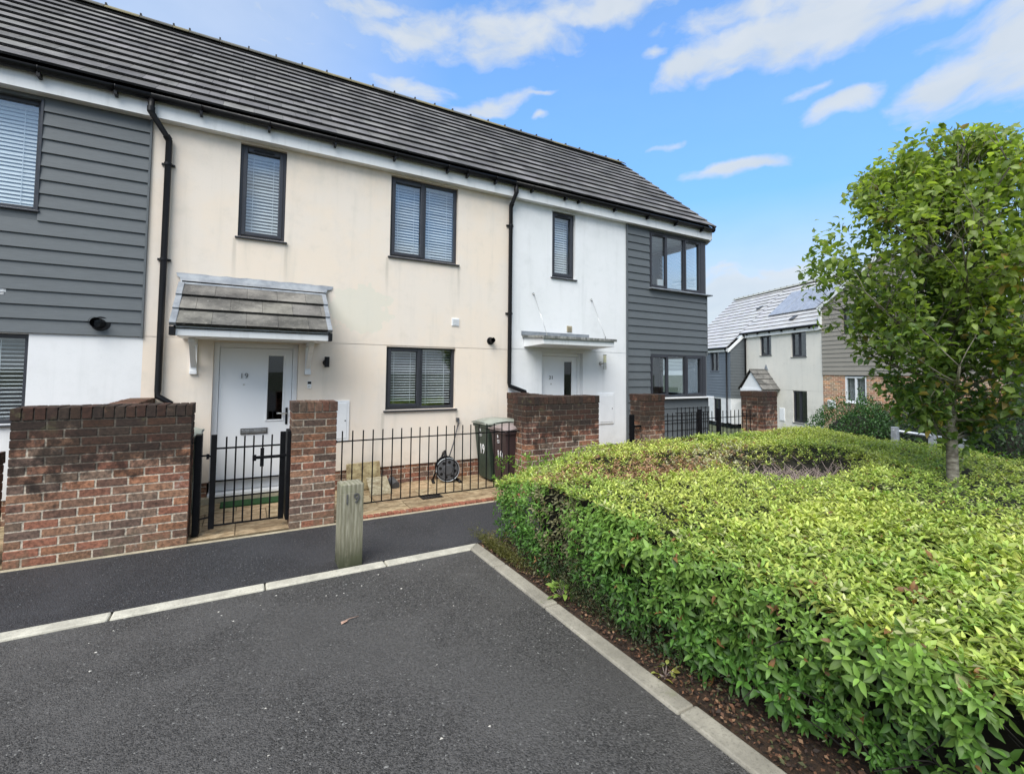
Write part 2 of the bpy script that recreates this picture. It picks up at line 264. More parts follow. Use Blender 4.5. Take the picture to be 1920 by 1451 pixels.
# ------------------------------------------------------------------ mesh helpers
ORG = {}
def tag(o, label=None, cat=None, group=None, kind=None):
    if label: o['label'] = label
    if cat: o['category'] = cat
    if group: o['group'] = group
    if kind: o['kind'] = kind
    return o
def thing(name, label, cat, loc=(0,0,0), rotz=0, group=None, local=False):
    o = bpy.data.objects.new(name, None); COL.objects.link(o); o.location = loc; o.rotation_euler = (0, 0, rotz); o.empty_display_size = .1
    ORG[o.name] = Vector((0,0,0)) if local else Vector(loc)
    return tag(o, label, cat, group)
class MB:
    def __init__(s, T=None): s.v = []; s.f = []; s.c = []; s.T = T; s.usec = False; s.sm = []
    def add(s, vs, fs, col=None, smooth=False):
        b = len(s.v); s.v += [Vector(p) for p in vs]
        for i, f in enumerate(fs):
            s.f.append([b+k for k in f]); s.sm.append(smooth)
            c = col[i] if isinstance(col, list) else col
            s.c.append(c or (1,1,1))
        if col is not None: s.usec = True
        return s
    def box(s, x0, x1, y0, y1, z0, z1, col=None, jit=0):
        vs = [(x0,y0,z0),(x1,y0,z0),(x1,y1,z0),(x0,y1,z0),(x0,y0,z1),(x1,y0,z1),(x1,y1,z1),(x0,y1,z1)]
        if jit: vs = [tuple(c+random.uniform(-jit, jit) for c in p) for p in vs]
        return s.add(vs, [(0,3,2,1),(4,5,6,7),(0,1,5,4),(1,2,6,5),(2,3,7,6),(3,0,4,7)], col)
    def quad(s, a, b, c, d, col=None): return s.add([a,b,c,d], [(0,1,2,3)], col)
    def cyl(s, p0, p1, r0, r1=None, n=12, cap=True, col=None, smooth=True):
        p0, p1 = Vector(p0), Vector(p1); r1 = r0 if r1 is None else r1; d = (p1-p0).normalized()
        a = d.orthogonal().normalized(); b = d.cross(a); vs = []
        for p, r in ((p0, r0), (p1, r1)):
            for k in range(n): t = 2*math.pi*k/n; vs.append(p + a*(r*math.cos(t)) + b*(r*math.sin(t)))
        fs = [(k, (k+1) % n, n+(k+1) % n, n+k) for k in range(n)]; s.add(vs, fs, col, smooth)
        if cap: s.add(vs, [tuple(range(n))[::-1], tuple(range(n, 2*n))], col)
        return s
    def tube(s, pts, r, n=8, col=None):
        pts = [Vector(p) for p in pts]; rs = r if isinstance(r, (list, tuple)) else [r]*len(pts); vs = []; prev = None
        for i, p in enumerate(pts):
            d = (pts[min(i+1, len(pts)-1)] - pts[max(i-1, 0)]).normalized()
            a = d.orthogonal().normalized() if prev is None else (prev - d*prev.dot(d)).normalized(); prev = a; b = d.cross(a)
            vs += [p + a*(rs[i]*math.cos(2*math.pi*k/n)) + b*(rs[i]*math.sin(2*math.pi*k/n)) for k in range(n)]
        fs = [(i*n+k, i*n+(k+1) % n, (i+1)*n+(k+1) % n, (i+1)*n+k) for i in range(len(pts)-1) for k in range(n)]
        fs += [tuple(range(n))[::-1], tuple(range((len(pts)-1)*n, len(pts)*n))]
        return s.add(vs, fs, col, True)
    def prism(s, poly, h0, h1, ax='z', col=None):
        def P(a, b, h): return {'z': (a, b, h), 'y': (a, h, b), 'x': (h, a, b)}[ax]
        n = len(poly); vs = [P(a, b, h0) for a, b in poly] + [P(a, b, h1) for a, b in poly]
        return s.add(vs, [tuple(range(n))[::-1], tuple(range(n, 2*n))] + [(k, (k+1) % n, n+(k+1) % n, n+k) for k in range(n)], col)
    def build(s, name, mat, parent=None, bevel=0, org=None):
        me = bpy.data.meshes.new(name)
        vs = [s.T(v) for v in s.v] if s.T else s.v
        o_ = ORG.get(parent.name, Vector((0,0,0))) if parent else (org or Vector((0,0,0)))
        me.from_pydata([tuple(Vector(v)-o_) for v in vs], [], s.f); me.update()
        if s.usec:
            ca = me.color_attributes.new('Col', 'FLOAT_COLOR', 'CORNER'); arr = []
            for f, c in zip(s.f, s.c): arr += [c[0], c[1], c[2], 1.0]*len(f)
            ca.data.foreach_set('color', arr)
        me.polygons.foreach_set('use_smooth', s.sm)
        me.materials.append(mat); o = bpy.data.objects.new(name, me); COL.objects.link(o)
        if parent: o.parent = parent; ORG[o.name] = o_
        elif org: o.location = org; ORG[o.name] = org
        if bevel:
            b = o.modifiers.new('bevel', 'BEVEL'); b.width = bevel; b.segments = 2; b.limit_method = 'ANGLE'; b.angle_limit = R(40)
        return o
def text_mesh(s, size, depth=.004, bold=0):
    cu = bpy.data.curves.new('t', 'FONT'); cu.body = s; cu.size = size; cu.space_character = 1.12; cu.extrude = depth; cu.align_x = 'CENTER'; cu.align_y = 'CENTER'; cu.offset = bold
    o = bpy.data.objects.new('t', cu); COL.objects.link(o); bpy.context.view_layer.update()
    me = bpy.data.meshes.new_from_object(o.evaluated_get(bpy.context.evaluated_depsgraph_get())); bpy.data.objects.remove(o)
    return me
def text(name, s, size, mat, parent, loc, rot=(math.pi/2, 0, 0), depth=.004, bold=0, sx=1):
    me = text_mesh(s, size, depth, bold); me.transform(Matrix.Diagonal((sx, 1, 1, 1)))
    from mathutils import Euler
    me.transform(Matrix.Translation(Vector(loc) - ORG.get(parent.name, Vector((0,0,0)))) @ Euler(rot).to_matrix().to_4x4())
    me.materials.clear(); me.materials.append(mat); o = bpy.data.objects.new(name, me); COL.objects.link(o); o.parent = parent; ORG[o.name] = ORG.get(parent.name, Vector((0,0,0))); return o

# ------------------------------------------------------------------ ground, car park, path, kerbs
def gz(x, y):
    t = min(1, max(0, (x-8.6)/9)); return -1.05*t*t*(3-2*t)
def grid_sheet(name, x0, x1, y0, y1, nx, ny, dz, mat):
    mb = MB(); vs = []; fs = []
    for j in range(ny+1):
        for i in range(nx+1):
            x = x0+(x1-x0)*i/nx; y = y0+(y1-y0)*j/ny; vs.append((x, y, gz(x, y)+dz))
    for j in range(ny):
        for i in range(nx): a = j*(nx+1)+i; fs.append((a, a+1, a+nx+2, a+nx+1))
    mb.add(vs, fs); return tag(mb.build(name, mat), kind='structure')
g = MB(); vs = []; fs = []; xs = [-600,-60,-20,8]+[8.6+i*.75 for i in range(14)]+[25,60,600]; ys = [-600,-60,-20,0,20,60,600]
for y in ys:
    for x in xs: vs.append((x, y, gz(x, y)-.03))
for j in range(len(ys)-1):
    for i in range(len(xs)-1): a = j*len(xs)+i; fs.append((a, a+1, a+len(xs)+1, a+len(xs)))
g.add(vs, fs); tag(g.build('ground', M['ground']), kind='structure')
cp = MB(); cp.quad((-40,-45,0),(1.885,-45,0),(1.885,-2.79,0),(-40,-2.79,0)); tag(cp.build('car_park', M['asphalt']), kind='structure')
grid_sheet('footpath', -14, 14, -2.67, -1.46, 56, 2, .004, M['path'])
grid_sheet('side_road', 7.55, 13, -14, -2.67, 12, 4, .002, M['path'])
# kerbs
def kerb_run(name, mat, pts_fn, joints):
    k = MB()
    for a, b in zip(joints[:-1], joints[1:]): i0 = len(k.v); pts_fn(k, a+.004, b-.004); j = random.uniform(-.003,.003); [setattr(v, 'z', v.z+j+random.uniform(-.0015,.0015)) for v in k.v[i0:] if v.z > 0]
    return tag(k.build(name, mat, bevel=.012), kind='structure')
kerb_run('kerb_back', M['kerb'], lambda k, a, b: k.prism([(a,-2.795),(b,-2.795),(b+(.12 if b > 1.8 else 0),-2.675),(a,-2.675)], -.08, .014), [-.72-.915*i for i in range(14, 0, -1)]+[-.72,.19,1.1,1.878])
kerb_run('kerb_bed', M['kerb_dirty'], lambda k, a, b: k.prism([(1.875,a),(1.995,a),(1.995,b+(.115 if b > -2.85 else 0)),(1.875,b)], -.08, .016), [-18+.915*i for i in range(15)]+[-4.02,-3.25,-2.79])
b = MB(); b.quad((1.995,-14,.0),(7.5,-14,.0),(7.5,-2.67,.0),(1.995,-2.67,.0)); tag(b.build('planting_bed', M['soil']), kind='structure')
k = MB()
for i in range(13): k.box(7.5,7.6,-14+i*.915,-14+i*.915+.905,-.08,.03)
tag(k.build('kerb_far', M['kerb_dirty'], bevel=.01), kind='structure')
# garden paving: individual slabs
def paving(x0, x1, y0, y1, z, seed, name='garden_paving'):
    rr = random.Random(seed); mb = MB(); y = y0; j = 0
    mb.box(x0, x1, y0, y1, z-.05, z-.006, (.16,.13,.09))
    while y < y1-.02:
        h = min(.45, y1-y); x = x0 - (0 if j % 2 else .3)
        while x < x1:
            a, bb = max(x, x0), min(x+.6, x1)
            if bb-a > .03:
                c = rr.uniform(.8, 1.15); w = rr.uniform(0, .05); mb.box(a+.005, bb-.005, y+.005, y+h-.005, z-.03, z+rr.uniform(-.001,.002), ((.46+w)*c, .40*c, .29*c))
            x += .6
        y += h; j += 1
    return tag(mb.build(name, M['slabs'], bevel=.004), kind='structure')
paving(-.93, 3.72, -1.39, 0, .022, 3)
paving(4.0, 8.6, -1.40, 0, .022, 5); paving(-6.4, -1.09, -1.39, 0, .020, 8)
hc = MB(); hc.box(-6, 3.3, -1.468, -1.425, -.05, .010); hc.box(3.3, 9, -1.468, -1.43, -.05, .010); tag(hc.build('paving_edge', M['haunch'], bevel=.006), kind='structure')
ed = MB()
rr = random.Random(4)
x = .95
while x < 3.28:
    c = rr.uniform(.7, 1.15); ed.box(x, x+.065, -1.425, -1.345, -.02, .030+rr.uniform(-.003,.003), (.30*c,.115*c,.075*c)); x += .0745
tag(ed.build('brick_edging', M['brick_clean'], bevel=.005), kind='structure')

# ------------------------------------------------------------------ brickwork
def bcol(rr, dark=0):
    c = rr.choice([(.25,.115,.09),(.29,.115,.085),(.25,.088,.068),(.27,.12,.085),(.20,.085,.072),(.34,.13,.085),(.16,.082,.075),(.28,.095,.07),(.22,.12,.10)])
    k = rr.uniform(.80, 1.22); return (c[0]*k*.96+.01, c[1]*k*1.15+.018, c[2]*k*1.05+.012)
MORT = (.60,.54,.45)
def bricks(mb, x0, x1, y0, y1, z0, n, rr, coping=True, sides=(1,1), seed_off=0, back=False):
    """courses of real bricks round a mortar core; long axis x, front face y0"""
    ins = .0048; top = z0+n*.075
    mb.box(x0+ins, x1-ins, y0+ins, y1-ins, z0-.1, top+(.09 if coping else -.002), MORT)
    th = y1-y0; q = .0045
    for i in range(n):
        za = z0+i*.075+.006; zb = za+.0635; odd = (i+seed_off) % 2
        for yy0, yy1 in ([(y0, y0+.1025)] + ([(y1-.1025, y1)] if back else [])):
            x = x0; first = True
            while x < x1-.012:
                L = .1025 if (first and odd) else .215
                if x1-(x+L) < .05: L = x1-x
                first = False; L = min(L, x1-x)
                mb.box(x+(0 if x == x0 else q), min(x+L, x1), yy0+rr.uniform(0,.002), yy1, za, zb, bcol(rr), .0007)
                x += L+.0095
        if th > .12:
            for s, sx in ((0, x0), (1, x1)):
                if not sides[s]: continue
                y = y0+.1125; yend = y1-(.1125 if back else 0)
                while y < yend-.02:
                    L = .1025 if (odd or yend-y < .15) else .215
                    L = min(L, yend-y); xa, xb = (sx, sx+.1025) if s == 0 else (sx-.1025, sx)
                    mb.box(xa+(rr.uniform(0,.0025) if s == 0 else 0), xb, y, y+L, za, zb, bcol(rr), .0007); y += L+.01
    if coping:
        x = x0-.004; za = top+.008
        while x < x1-.01:
            w = min(.066, x1+.004-x)
            if x1+.004-(x+w) < .04: w = x1+.004-x
            j = rr.uniform(-.004,.004)
            if th > .25:
                mb.box(x, x+w, y0-.006, y0+.21, za, za+.1025+j, bcol(rr), .0015); mb.box(x, x+w, y0+.218, y1+.006, za, za+.1025+j*.5, bcol(rr), .0015)
            else: mb.box(x, x+w, y0-.006, y1+.006, za, za+.1025+j, bcol(rr), .0015)
            x += w+.009
def brick_thing(name, label, x0, x1, y0, y1, n, seed, swap=False, mat='brick', z0=0, sides=(1,1), group=None, coping=True, back=False):
    mb = MB(T=(lambda v: Vector((v.y, v.x, v.z))) if swap else None); rr = random.Random(seed)
    bricks(mb, x0, x1, y0, y1, z0, n, rr, coping, sides, seed % 2, back)
    if swap: mb.f = [f[::-1] for f in mb.f]
    org = Vector((((x0+x1)/2, (y0+y1)/2, z0) if not swap else ((y0+y1)/2, (x0+x1)/2, z0)))
    return tag(mb.build(name, M[mat], org=org, bevel=.0035), label, 'wall' if 'wall' in name else 'pillar', group)
brick_thing('brick_wall', 'long red brick garden wall, blackened along its top, left of the gate at house 19', -1.66, -.42, -1.41, -1.08, 16, 1)
brick_thing('garden_dividing_wall', 'brick dividing wall running back to the house between the white and cream frontages at left', -1.075, 0, -1.12, -.90, 16, 2, swap=True, mat='brick_less', sides=(0,0), back=True)
brick_thing('brick_pillar', 'red brick pillar between the black gate and the railings, behind the wooden post', .45, .895, -1.41, -1.08, 16, 3, mat='brick_less')
brick_thing('brick_wall', 'soot-stained brick wall in front of door 21, beside the brown bin', 3.30, 4.565, -1.41, -1.08, 16, 4)
brick_thing('garden_dividing_wall', 'brick dividing wall running back to the house behind the two bins', -1.075, 0, 3.795, 4.015, 16, 6, swap=True, sides=(0,0), back=True)
brick_thing('brick_pillar', 'stained brick pillar standing below the corner window of house 21, behind the hedge', 5.49, 5.93, -1.41, -1.08, 16, 7)
brick_thing('brick_pillar', 'dark brick pillar at the far end of the railings, before the small gabled porch', 8.55, 9.01, -1.41, -.95, 18, 8, z0=-.14)
brick_thing('low_brick_wall', 'lower brick wall end just showing at the left edge beyond the long garden wall', -2.9, -1.75, -1.40, -1.18, 11, 9, mat='brick_less')

# ------------------------------------------------------------------ house parts
def facade(mb, x0, x1, z0, z1, ops, y=0., rev=.10):
    xs_ = sorted({x0, x1} | {o[0] for o in ops} | {o[1] for o in ops}); zs_ = sorted({z0, z1} | {o[2] for o in ops} | {o[3] for o in ops})
    xs_ = [x for x in xs_ if x0 <= x <= x1]; zs_ = [z for z in zs_ if z0 <= z <= z1]
    for i in range(len(xs_)-1):
        for j in range(len(zs_)-1):
            cx, cz = (xs_[i]+xs_[i+1])/2, (zs_[j]+zs_[j+1])/2
            if any(o[0] < cx < o[1] and o[2] < cz < o[3] for o in ops): continue
            mb.quad((xs_[i],y,zs_[j]),(xs_[i+1],y,zs_[j]),(xs_[i+1],y,zs_[j+1]),(xs_[i],y,zs_[j+1]))
    for a, b_, c, d in ops:
        a, b_, c, d = max(a,x0), min(b_,x1), max(c,z0), min(d,z1)
        if a >= b_ or c >= d: continue
        y1 = y+rev
        mb.quad((a,y,c),(a,y,d),(a,y1,d),(a,y1,c)); mb.quad((b_,y,c),(b_,y1,c),(b_,y1,d),(b_,y,d))
        mb.quad((a,y,d),(b_,y,d),(b_,y1,d),(a,y1,d)); mb.quad((a,y,c),(a,y1,c),(b_,y1,c),(b_,y,c))
def boards(mb, x0, x1, z0, z1, ops, y=0., pitch=.15, th=.026):
    z = z0
    while z < z1-.02:
        zt = min(z+pitch+.006, z1); segs = [(x0, x1)]
        zc0, zc1 = z, min(z+pitch, z1)
        for a, b_, c, d in ops:
            if zc1 <= c+.03 or zc0 >= d-.03: continue
            ns = []
            for s0, s1 in segs:
                if b_ <= s0 or a >= s1: ns.append((s0, s1)); continue
                if a > s0: ns.append((s0, a))
                if b_ < s1: ns.append((b_, s1))
            segs = ns
        for s0, s1 in segs:
            if s1-s0 < .02: continue
            p = [(s0,y-th,z),(s1,y-th,z),(s1,y,z),(s0,y,z),(s0,y-.006,zt),(s1,y-.006,zt),(s1,y,zt),(s0,y,zt)]
            mb.add(p, [(0,3,2,1),(4,5,6,7),(0,1,5,4),(1,2,6,5),(2,3,7,6),(3,0,4,7)])
        z += pitch
def window(par, x0, x1, z0, z1, splits=(), opening=(), y=0., rec=.055, T=None, blind=None, sill=True, mat='frame', gl='glass', fw_=.045, cas=.05, vents=True, sillmat=None, sillx=.03, slat_tilt=.35, blind_top=0, pitch=.043):
    """frame (part) > casement, pane, sill, blind, trickle_vent"""
    yf = y+rec; yb = yf+.07; f = MB(T)
    f.box(x0, x0+fw_, yf, yb, z0, z1); f.box(x1-fw_, x1, yf, yb, z0, z1); f.box(x0+fw_, x1-fw_, yf+.001, yb, z1-fw_, z1); f.box(x0+fw_, x1-fw_, yf+.001, yb, z0, z0+fw_)
    ed_ = [x0]+[x0+(x1-x0)*s for s in splits]+[x1]
    for e in ed_[1:-1]: f.box(e-fw_*.55, e+fw_*.55, yf+.002, yb-.001, z0+fw_, z1-fw_)
    w = f.build('window', M[mat], par, bevel=.004)
    for i in range(len(ed_)-1):
        a = ed_[i]+(fw_ if i == 0 else fw_*.55); b_ = ed_[i+1]-(fw_ if i == len(ed_)-2 else fw_*.55); c, d = z0+fw_, z1-fw_
        if i in opening:
            k = MB(T); a2, b2, c2, d2 = a-.012, b_+.012, c-.012, d+.012; yy = yf-.016
            k.box(a2, a2+cas, yy, yf+.04, c2, d2); k.box(b2-cas, b2, yy, yf+.04, c2, d2); k.box(a2+cas, b2-cas, yy+.001, yf+.04, d2-cas, d2); k.box(a2+cas, b2-cas, yy+.001, yf+.04, c2, c2+cas)
            k.build('casement', M[mat], w, bevel=.008)
            if vents: v = MB(T); v.box((a2+b2)/2-.12, (a2+b2)/2+.12, yy-.012, yy-.0005, d2-cas*.62, d2-cas*.3); v.build('trickle_vent', M['black'], w, bevel=.003)
            a, b_, c, d = a2+cas, b2-cas, c2+cas, d2-cas
        p = MB(T); p.box(a, b_, yf+.022, yf+.030, c, d); p.build('pane', M[gl], w)
        if blind:
            s = MB(T); z = d-.012; zz_ = c+.01; yb_ = yf+.13
            a3, b3 = a-.02, b_+.02
            s.box(a3, b3, yb_-.015, yb_+.02, d-.005, d+.03)
            dz = .5*math.sin(slat_tilt)*blind; dy = .5*math.cos(slat_tilt)*blind
            while z > zz_+blind_top:
                j1 = random.uniform(-.0018,.0018); j2 = j1+random.uniform(-.003,.003); k_ = random.uniform(.85,1.1)
                s.add([(a3,yb_-dy,z-dz*k_+j1),(b3,yb_-dy,z-dz*k_+j2),(b3,yb_+dy,z+dz*k_+j2),(a3,yb_+dy,z+dz*k_+j1)], [(0,1,2,3)]); z -= pitch
            for t_ in (.22, .80): xx = a3+(b3-a3)*t_; s.box(xx-.003, xx+.003, yb_-dy-.003, yb_-dy-.001, zz_, d)
            s.build('venetian_blind', M['slat'], w)
    if sill:
        s = MB(T); s.prism([(y-.035, z0-.028),(y-.035, z0-.010),(yf+.002, z0-.0005),(yf+.002, z0-.028)], x0-sillx, x1+sillx, 'x'); s.build('sill', M[sillmat or mat], w, bevel=.004)
    return w
def room(par, x0, x1, y0, y1, z0, z1, mat='dark_in', nofaces=()):
    r_ = MB(); r_.quad((x0,y1,z0),(x1,y1,z0),(x1,y1,z1),(x0,y1,z1))
    r_.quad((x0,y0,z0),(x0,y1,z0),(x0,y1,z1),(x0,y0,z1))
    if 'right' not in nofaces: r_.quad((x1,y0,z0),(x1,y1,z0),(x1,y1,z1),(x1,y0,z1))
    r_.quad((x0,y0,z0),(x1,y0,z0),(x1,y1,z0),(x0,y1,z0)); r_.quad((x0,y0,z1),(x1,y0,z1),(x1,y1,z1),(x0,y1,z1))
    return r_.build('room_lining', M[mat], par)
EAVE_Y, EAVE_Z, PITCH = -.185, 4.835, R(41.0)
SL = 3.84
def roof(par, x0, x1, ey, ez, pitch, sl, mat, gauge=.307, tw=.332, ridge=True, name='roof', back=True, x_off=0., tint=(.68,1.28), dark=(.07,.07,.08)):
    cp_, sp_ = math.cos(pitch), math.sin(pitch); rr = random.Random(int(x0*100)+5)
    def P(x, s, h): return (x, ey+cp_*s-sp_*h, ez+sp_*s+cp_*h)
    mb = MB(); n = int(math.ceil(sl/gauge))
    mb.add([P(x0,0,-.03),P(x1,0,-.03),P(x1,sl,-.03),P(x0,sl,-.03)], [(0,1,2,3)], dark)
    for i in range(n):
        s0 = i*gauge; s1 = min(s0+gauge+.05, sl); off = (i % 2)*tw/2
        k = math.floor((x0+off)/tw)-1
        while True:
            a = k*tw-off; b_ = a+tw; k += 1
            if b_ <= x0+.01: continue
            if a >= x1-.01: break
            a2, b2 = max(a+.0015, x0), min(b_-.0015, x1)
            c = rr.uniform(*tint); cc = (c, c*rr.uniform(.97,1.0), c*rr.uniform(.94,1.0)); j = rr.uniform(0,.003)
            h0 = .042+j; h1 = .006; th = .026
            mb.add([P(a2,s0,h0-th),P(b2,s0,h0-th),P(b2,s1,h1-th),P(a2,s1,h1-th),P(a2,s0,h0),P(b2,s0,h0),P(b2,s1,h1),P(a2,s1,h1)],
                   [(0,3,2,1),(4,5,6,7),(0,1,5,4),(1,2,6,5),(2,3,7,6),(3,0,4,7)], [dark, cc, (.16,.16,.17), (c*.6,)*3, dark, (c*.6,)*3])  # shadow lines between courses put into the dark edge and underside colours
    o = mb.build(name, M[mat], par)
    if ridge:
        rd = MB(); x = x0; top = P(0, sl, .02)
        while x < x1-.05:
            L = min(.44, x1-x); h = .012 if int(x*10) % 2 else 0
            for sgn in (-1, 1):
                w = .15
                rd.add([(x,top[1]+.0,top[2]+.075),(x+L-.006,top[1],top[2]+.075),(x+L-.006,top[1]+sgn*w,top[2]-.035),(x,top[1]+sgn*w,top[2]-.035),
                        (x,top[1],top[2]+.055),(x+L-.006,top[1],top[2]+.055),(x+L-.006,top[1]+sgn*w,top[2]-.055),(x,top[1]+sgn*w,top[2]-.055)],
                       [(0,1,2,3),(3,2,6,7),(0,3,7,4),(1,5,6,2)], (.75,.74,.62) if random.random() > .35 or mat != 'tile' else (1.4,1.25,.7))
            rd.box(x-.012, x+.012, top[1]-.06, top[1]+.06, top[2]+.03, top[2]+.0765, (.3,.3,.3))
            x += .44
        rd.build('ridge_tiles', M[mat], o)
    if back:
        bk = MB(); ty = ey+cp_*sl; tz = ez+sp_*sl
        bk.add([(x0,ty,tz),(x1,ty,tz),(x1,2*ty-ey,ez),(x0,2*ty-ey,ez)], [(0,1,2,3)], (1,1,1)); bk.build('rear_slope', M[mat], o)
    return o
def flue(par, x, z, r, tilt=0):
    f = MB(); f.cyl((x,-.001,z),(x,-.022,z), r, r*.92, 24); f.cyl((x,-.022,z),(x+tilt,-.11,z+.01), r*.62, r*.62, 20, cap=False); f.cyl((x+tilt,-.075,z+.01),(x+tilt,-.095,z+.01), r*.72, r*.72, 20, cap=False); f.cyl((x,-.02,z),(x,-.03,z), r*.35, r*.35, 16)
    return f.build('flue', M['black'], par)
def vent(par, x, z, s=.07, mat='white', y=0):
    v = MB(); v.box(x-s, x+s, y-.012, y-.0005, z-s, z+s)
    for i in range(6): zz = z-s*.75+i*s*.27; v.box(x-s*.78, x+s*.78, y-.020, y-.0125, zz, zz+s*.11)
    return v.build('air_vent', M[mat], par, bevel=.002)
def gutter(par, x0, x1, brk, end=False, y=-.175, z=4.795, r=.056):
    g_ = MB(); n = 10; vs = []
    for x in (x0, x1):
        for rr_ in (r, r-.006):
            for k in range(n+1): t = math.pi+math.pi*k/n; vs.append((x, y+rr_*math.cos(t), z+rr_*math.sin(t)))
    m_ = n+1; fs = []
    for k in range(n): fs += [(k, k+1, 2*m_+k+1, 2*m_+k), (m_+k, 3*m_+k, 3*m_+k+1, m_+k+1), (k, m_+k, m_+k+1, k+1), (2*m_+k, 2*m_+k+1, 3*m_+k+1, 3*m_+k)]
    fs += [(0, 2*m_, 3*m_, m_), (n, m_+n, 3*m_+n, 2*m_+n)]
    g_.add(vs, fs, None, True); go = g_.build('gutter', M['black'], par)
    for x in brk:
        b_ = MB(); b_.tube([(x, y+(r+.004)*math.cos(math.pi+math.pi*k/8), z+(r+.004)*math.sin(math.pi+math.pi*k/8)) for k in range(9)], .007, 6); b_.box(x-.014, x+.014, y-r*.5, y+.073, z-r-.042, z-r+.004); b_.build('gutter_bracket', M['black'], go)
    if end: e = MB(); e.cyl((x1-.002,y,z-.01),(x1+.012,y,z-.01), r+.003, r+.003, 16); e.build('gutter_end_cap', M['black'], go)
    return go
def pipe(par, pts, clips, r=.034):
    p = MB(); p.tube(pts, r, 12); o = p.build('downpipe', M['black'], par)
    for x, y, z in clips:
        c = MB(); c.cyl((x,y,z-.014),(x,y,z+.014), r+.007, r+.007, 14); c.box(x-.065, x+.065, y+.022, y+.045, z-.012, z+.012); c.build('pipe_clip', M['black'], o)
    for i in (1, 2): 
        if i < len(pts)-1: c = MB(); q = Vector(pts[i]); q2 = Vector(pts[i-1]); d = (q2-q).normalized(); c.cyl(q+d*.0, q+d*.055, r+.005, r+.005, 14); c.build('pipe_socket', M['black'], o)
    return o
def fascia(par, x0, x1, end=False):
    f = MB(); f.prism([(-.118,4.575),(-.118,4.79),(-.100,4.79),(-.100,4.593),(0.0,4.593),(0.0,4.575)], x0, x1, 'x')
    return f.build('fascia', M['fascia'], par)
def shell(par, x0, x1, mat, end=False):
    s = MB(); yb = 5.75; s.quad((x0,yb,0),(x1,yb,0),(x1,yb,4.85),(x0,yb,4.85)); s.build('rear_wall', M[mat], par)
def plinth(par, x0, x1, z1=.30, n=4, y=.018, seed=1, gaps=()):
    mb = MB(); rr = random.Random(seed); bricks(mb, x0, x1, y, y+.1, 0.0, n, rr, False, (0,0)); return mb.build('brick_plinth', M['brick_clean'], par, bevel=.003)
BR = [-6.4,-5.5,-4.6,-3.7,-2.8]
# ---- house 17 (left edge)
H17 = thing('terraced_house', 'grey weatherboard house over white render, cut off by the left edge', 'house', (-3.5, 0, 0))
ops17 = [(-4.4,-1.99,1.06,2.00),(-3.35,-1.99,3.33,4.535)]
w = MB(); facade(w, -6.5, -1.03, .28, 2.01, ops17, 0, .11); w.build('rendered_wall', M['white_render'], H17)
w = MB(); facade(w, -6.5, -1.03, 2.01, 4.60, ops17, 0, .14); boards(w, -6.5, -1.045, 2.012, 4.58, [(a, b_+.015, c, d) for a, b_, c, d in ops17], -.001); w.box(-1.052,-1.031,-.028,-.001,2.0,4.58)
w.build('weatherboard_cladding', M['clad'], H17, bevel=.0015)
t_ = MB()
for a, b_, c, d in ops17[1:]: t_.box(b_-.001, b_+.018, -.030, .05, c-.02, d+.0)
t_.build('window_trim', M['frame'], H17)
window(H17, -4.4,-1.99,1.06,2.00, (.5,), (), blind=.03, rec=.06); window(H17, -3.35,-1.99,3.33,4.535, (.4,), (), rec=.06, blind=.038, slat_tilt=1.15, gl='glass_hi', blind_top=.0)
plinth(H17, -6.5, -1.0, seed=11); fascia(H17, -6.5, -1.03); gutter(H17, -6.5, -1.03, [-5.5,-4.6,-3.7,-2.8,-1.98,-1.35])
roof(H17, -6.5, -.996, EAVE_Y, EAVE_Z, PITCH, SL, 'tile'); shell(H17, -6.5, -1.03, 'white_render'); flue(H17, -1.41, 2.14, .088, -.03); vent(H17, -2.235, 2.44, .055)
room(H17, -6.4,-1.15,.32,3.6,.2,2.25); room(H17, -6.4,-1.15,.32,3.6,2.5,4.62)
q = MB(); q.box(-2.9,-2.05,.22,.42,1.085,1.10); q.build('window_board', M['white'], H17)
# ---- house 19
H19 = thing('terraced_house', 'cream rendered house numbered 19 with a tiled door canopy', 'house', (1.4, 0, 0))
D19 = (-.335,.62,.06,1.985)
ops19 = [(-.13,.405,3.335,4.545),(1.80,2.87,3.335,4.545),(1.785,2.865,1.08,2.02),D19]
w = MB(); facade(w, -1.03, 3.81, .275, 2.016, ops19, 0, .11); facade(w, -1.03, 3.81, 2.024, 4.60, ops19, 0, .11); w.quad((-1.03,.006,2.0),(3.81,.006,2.0),(3.81,.006,2.04),(-1.03,.006,2.04))
w.quad((-1.03,.0,.275),(3.81,0,.275),(3.81,.12,.275),(-1.03,.12,.275)); w.build('rendered_wall', M['cream'], H19)
window(H19, -.13,.405,3.335,4.545, (), (0,), blind=.034, gl='glass_hi', slat_tilt=1.0); window(H19, 1.80,2.87,3.335,4.545, (.5,), (0,), blind=.034, gl='glass_hi', slat_tilt=1.0, vents=False)
window(H19, 1.785,2.865,1.08,2.02, (.5,), (0,), blind=.024, vents=False, slat_tilt=.45, pitch=.040)
o_ = MB(); o_.cyl((2.36,.28,3.46),(2.36,.295,3.46),.17,.17,28); oo = o_.build('round_mirror', M['white'], H19)
fascia(H19, -1.03, 3.81); gutter(H19, -1.03, 3.81, [-.55,.18,.98,1.80,2.62,2.95,3.45])
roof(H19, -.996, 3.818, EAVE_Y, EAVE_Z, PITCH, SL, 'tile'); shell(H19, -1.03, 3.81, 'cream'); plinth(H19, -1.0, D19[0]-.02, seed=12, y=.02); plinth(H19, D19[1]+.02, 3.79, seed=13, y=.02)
flue(H19, 3.47, 2.15, .062); vent(H19, 2.85, 2.42, .062); room(H19, -.95,3.7,.32,3.6,.2,2.25); room(H19, -.95,3.7,.32,3.6,2.5,4.62)
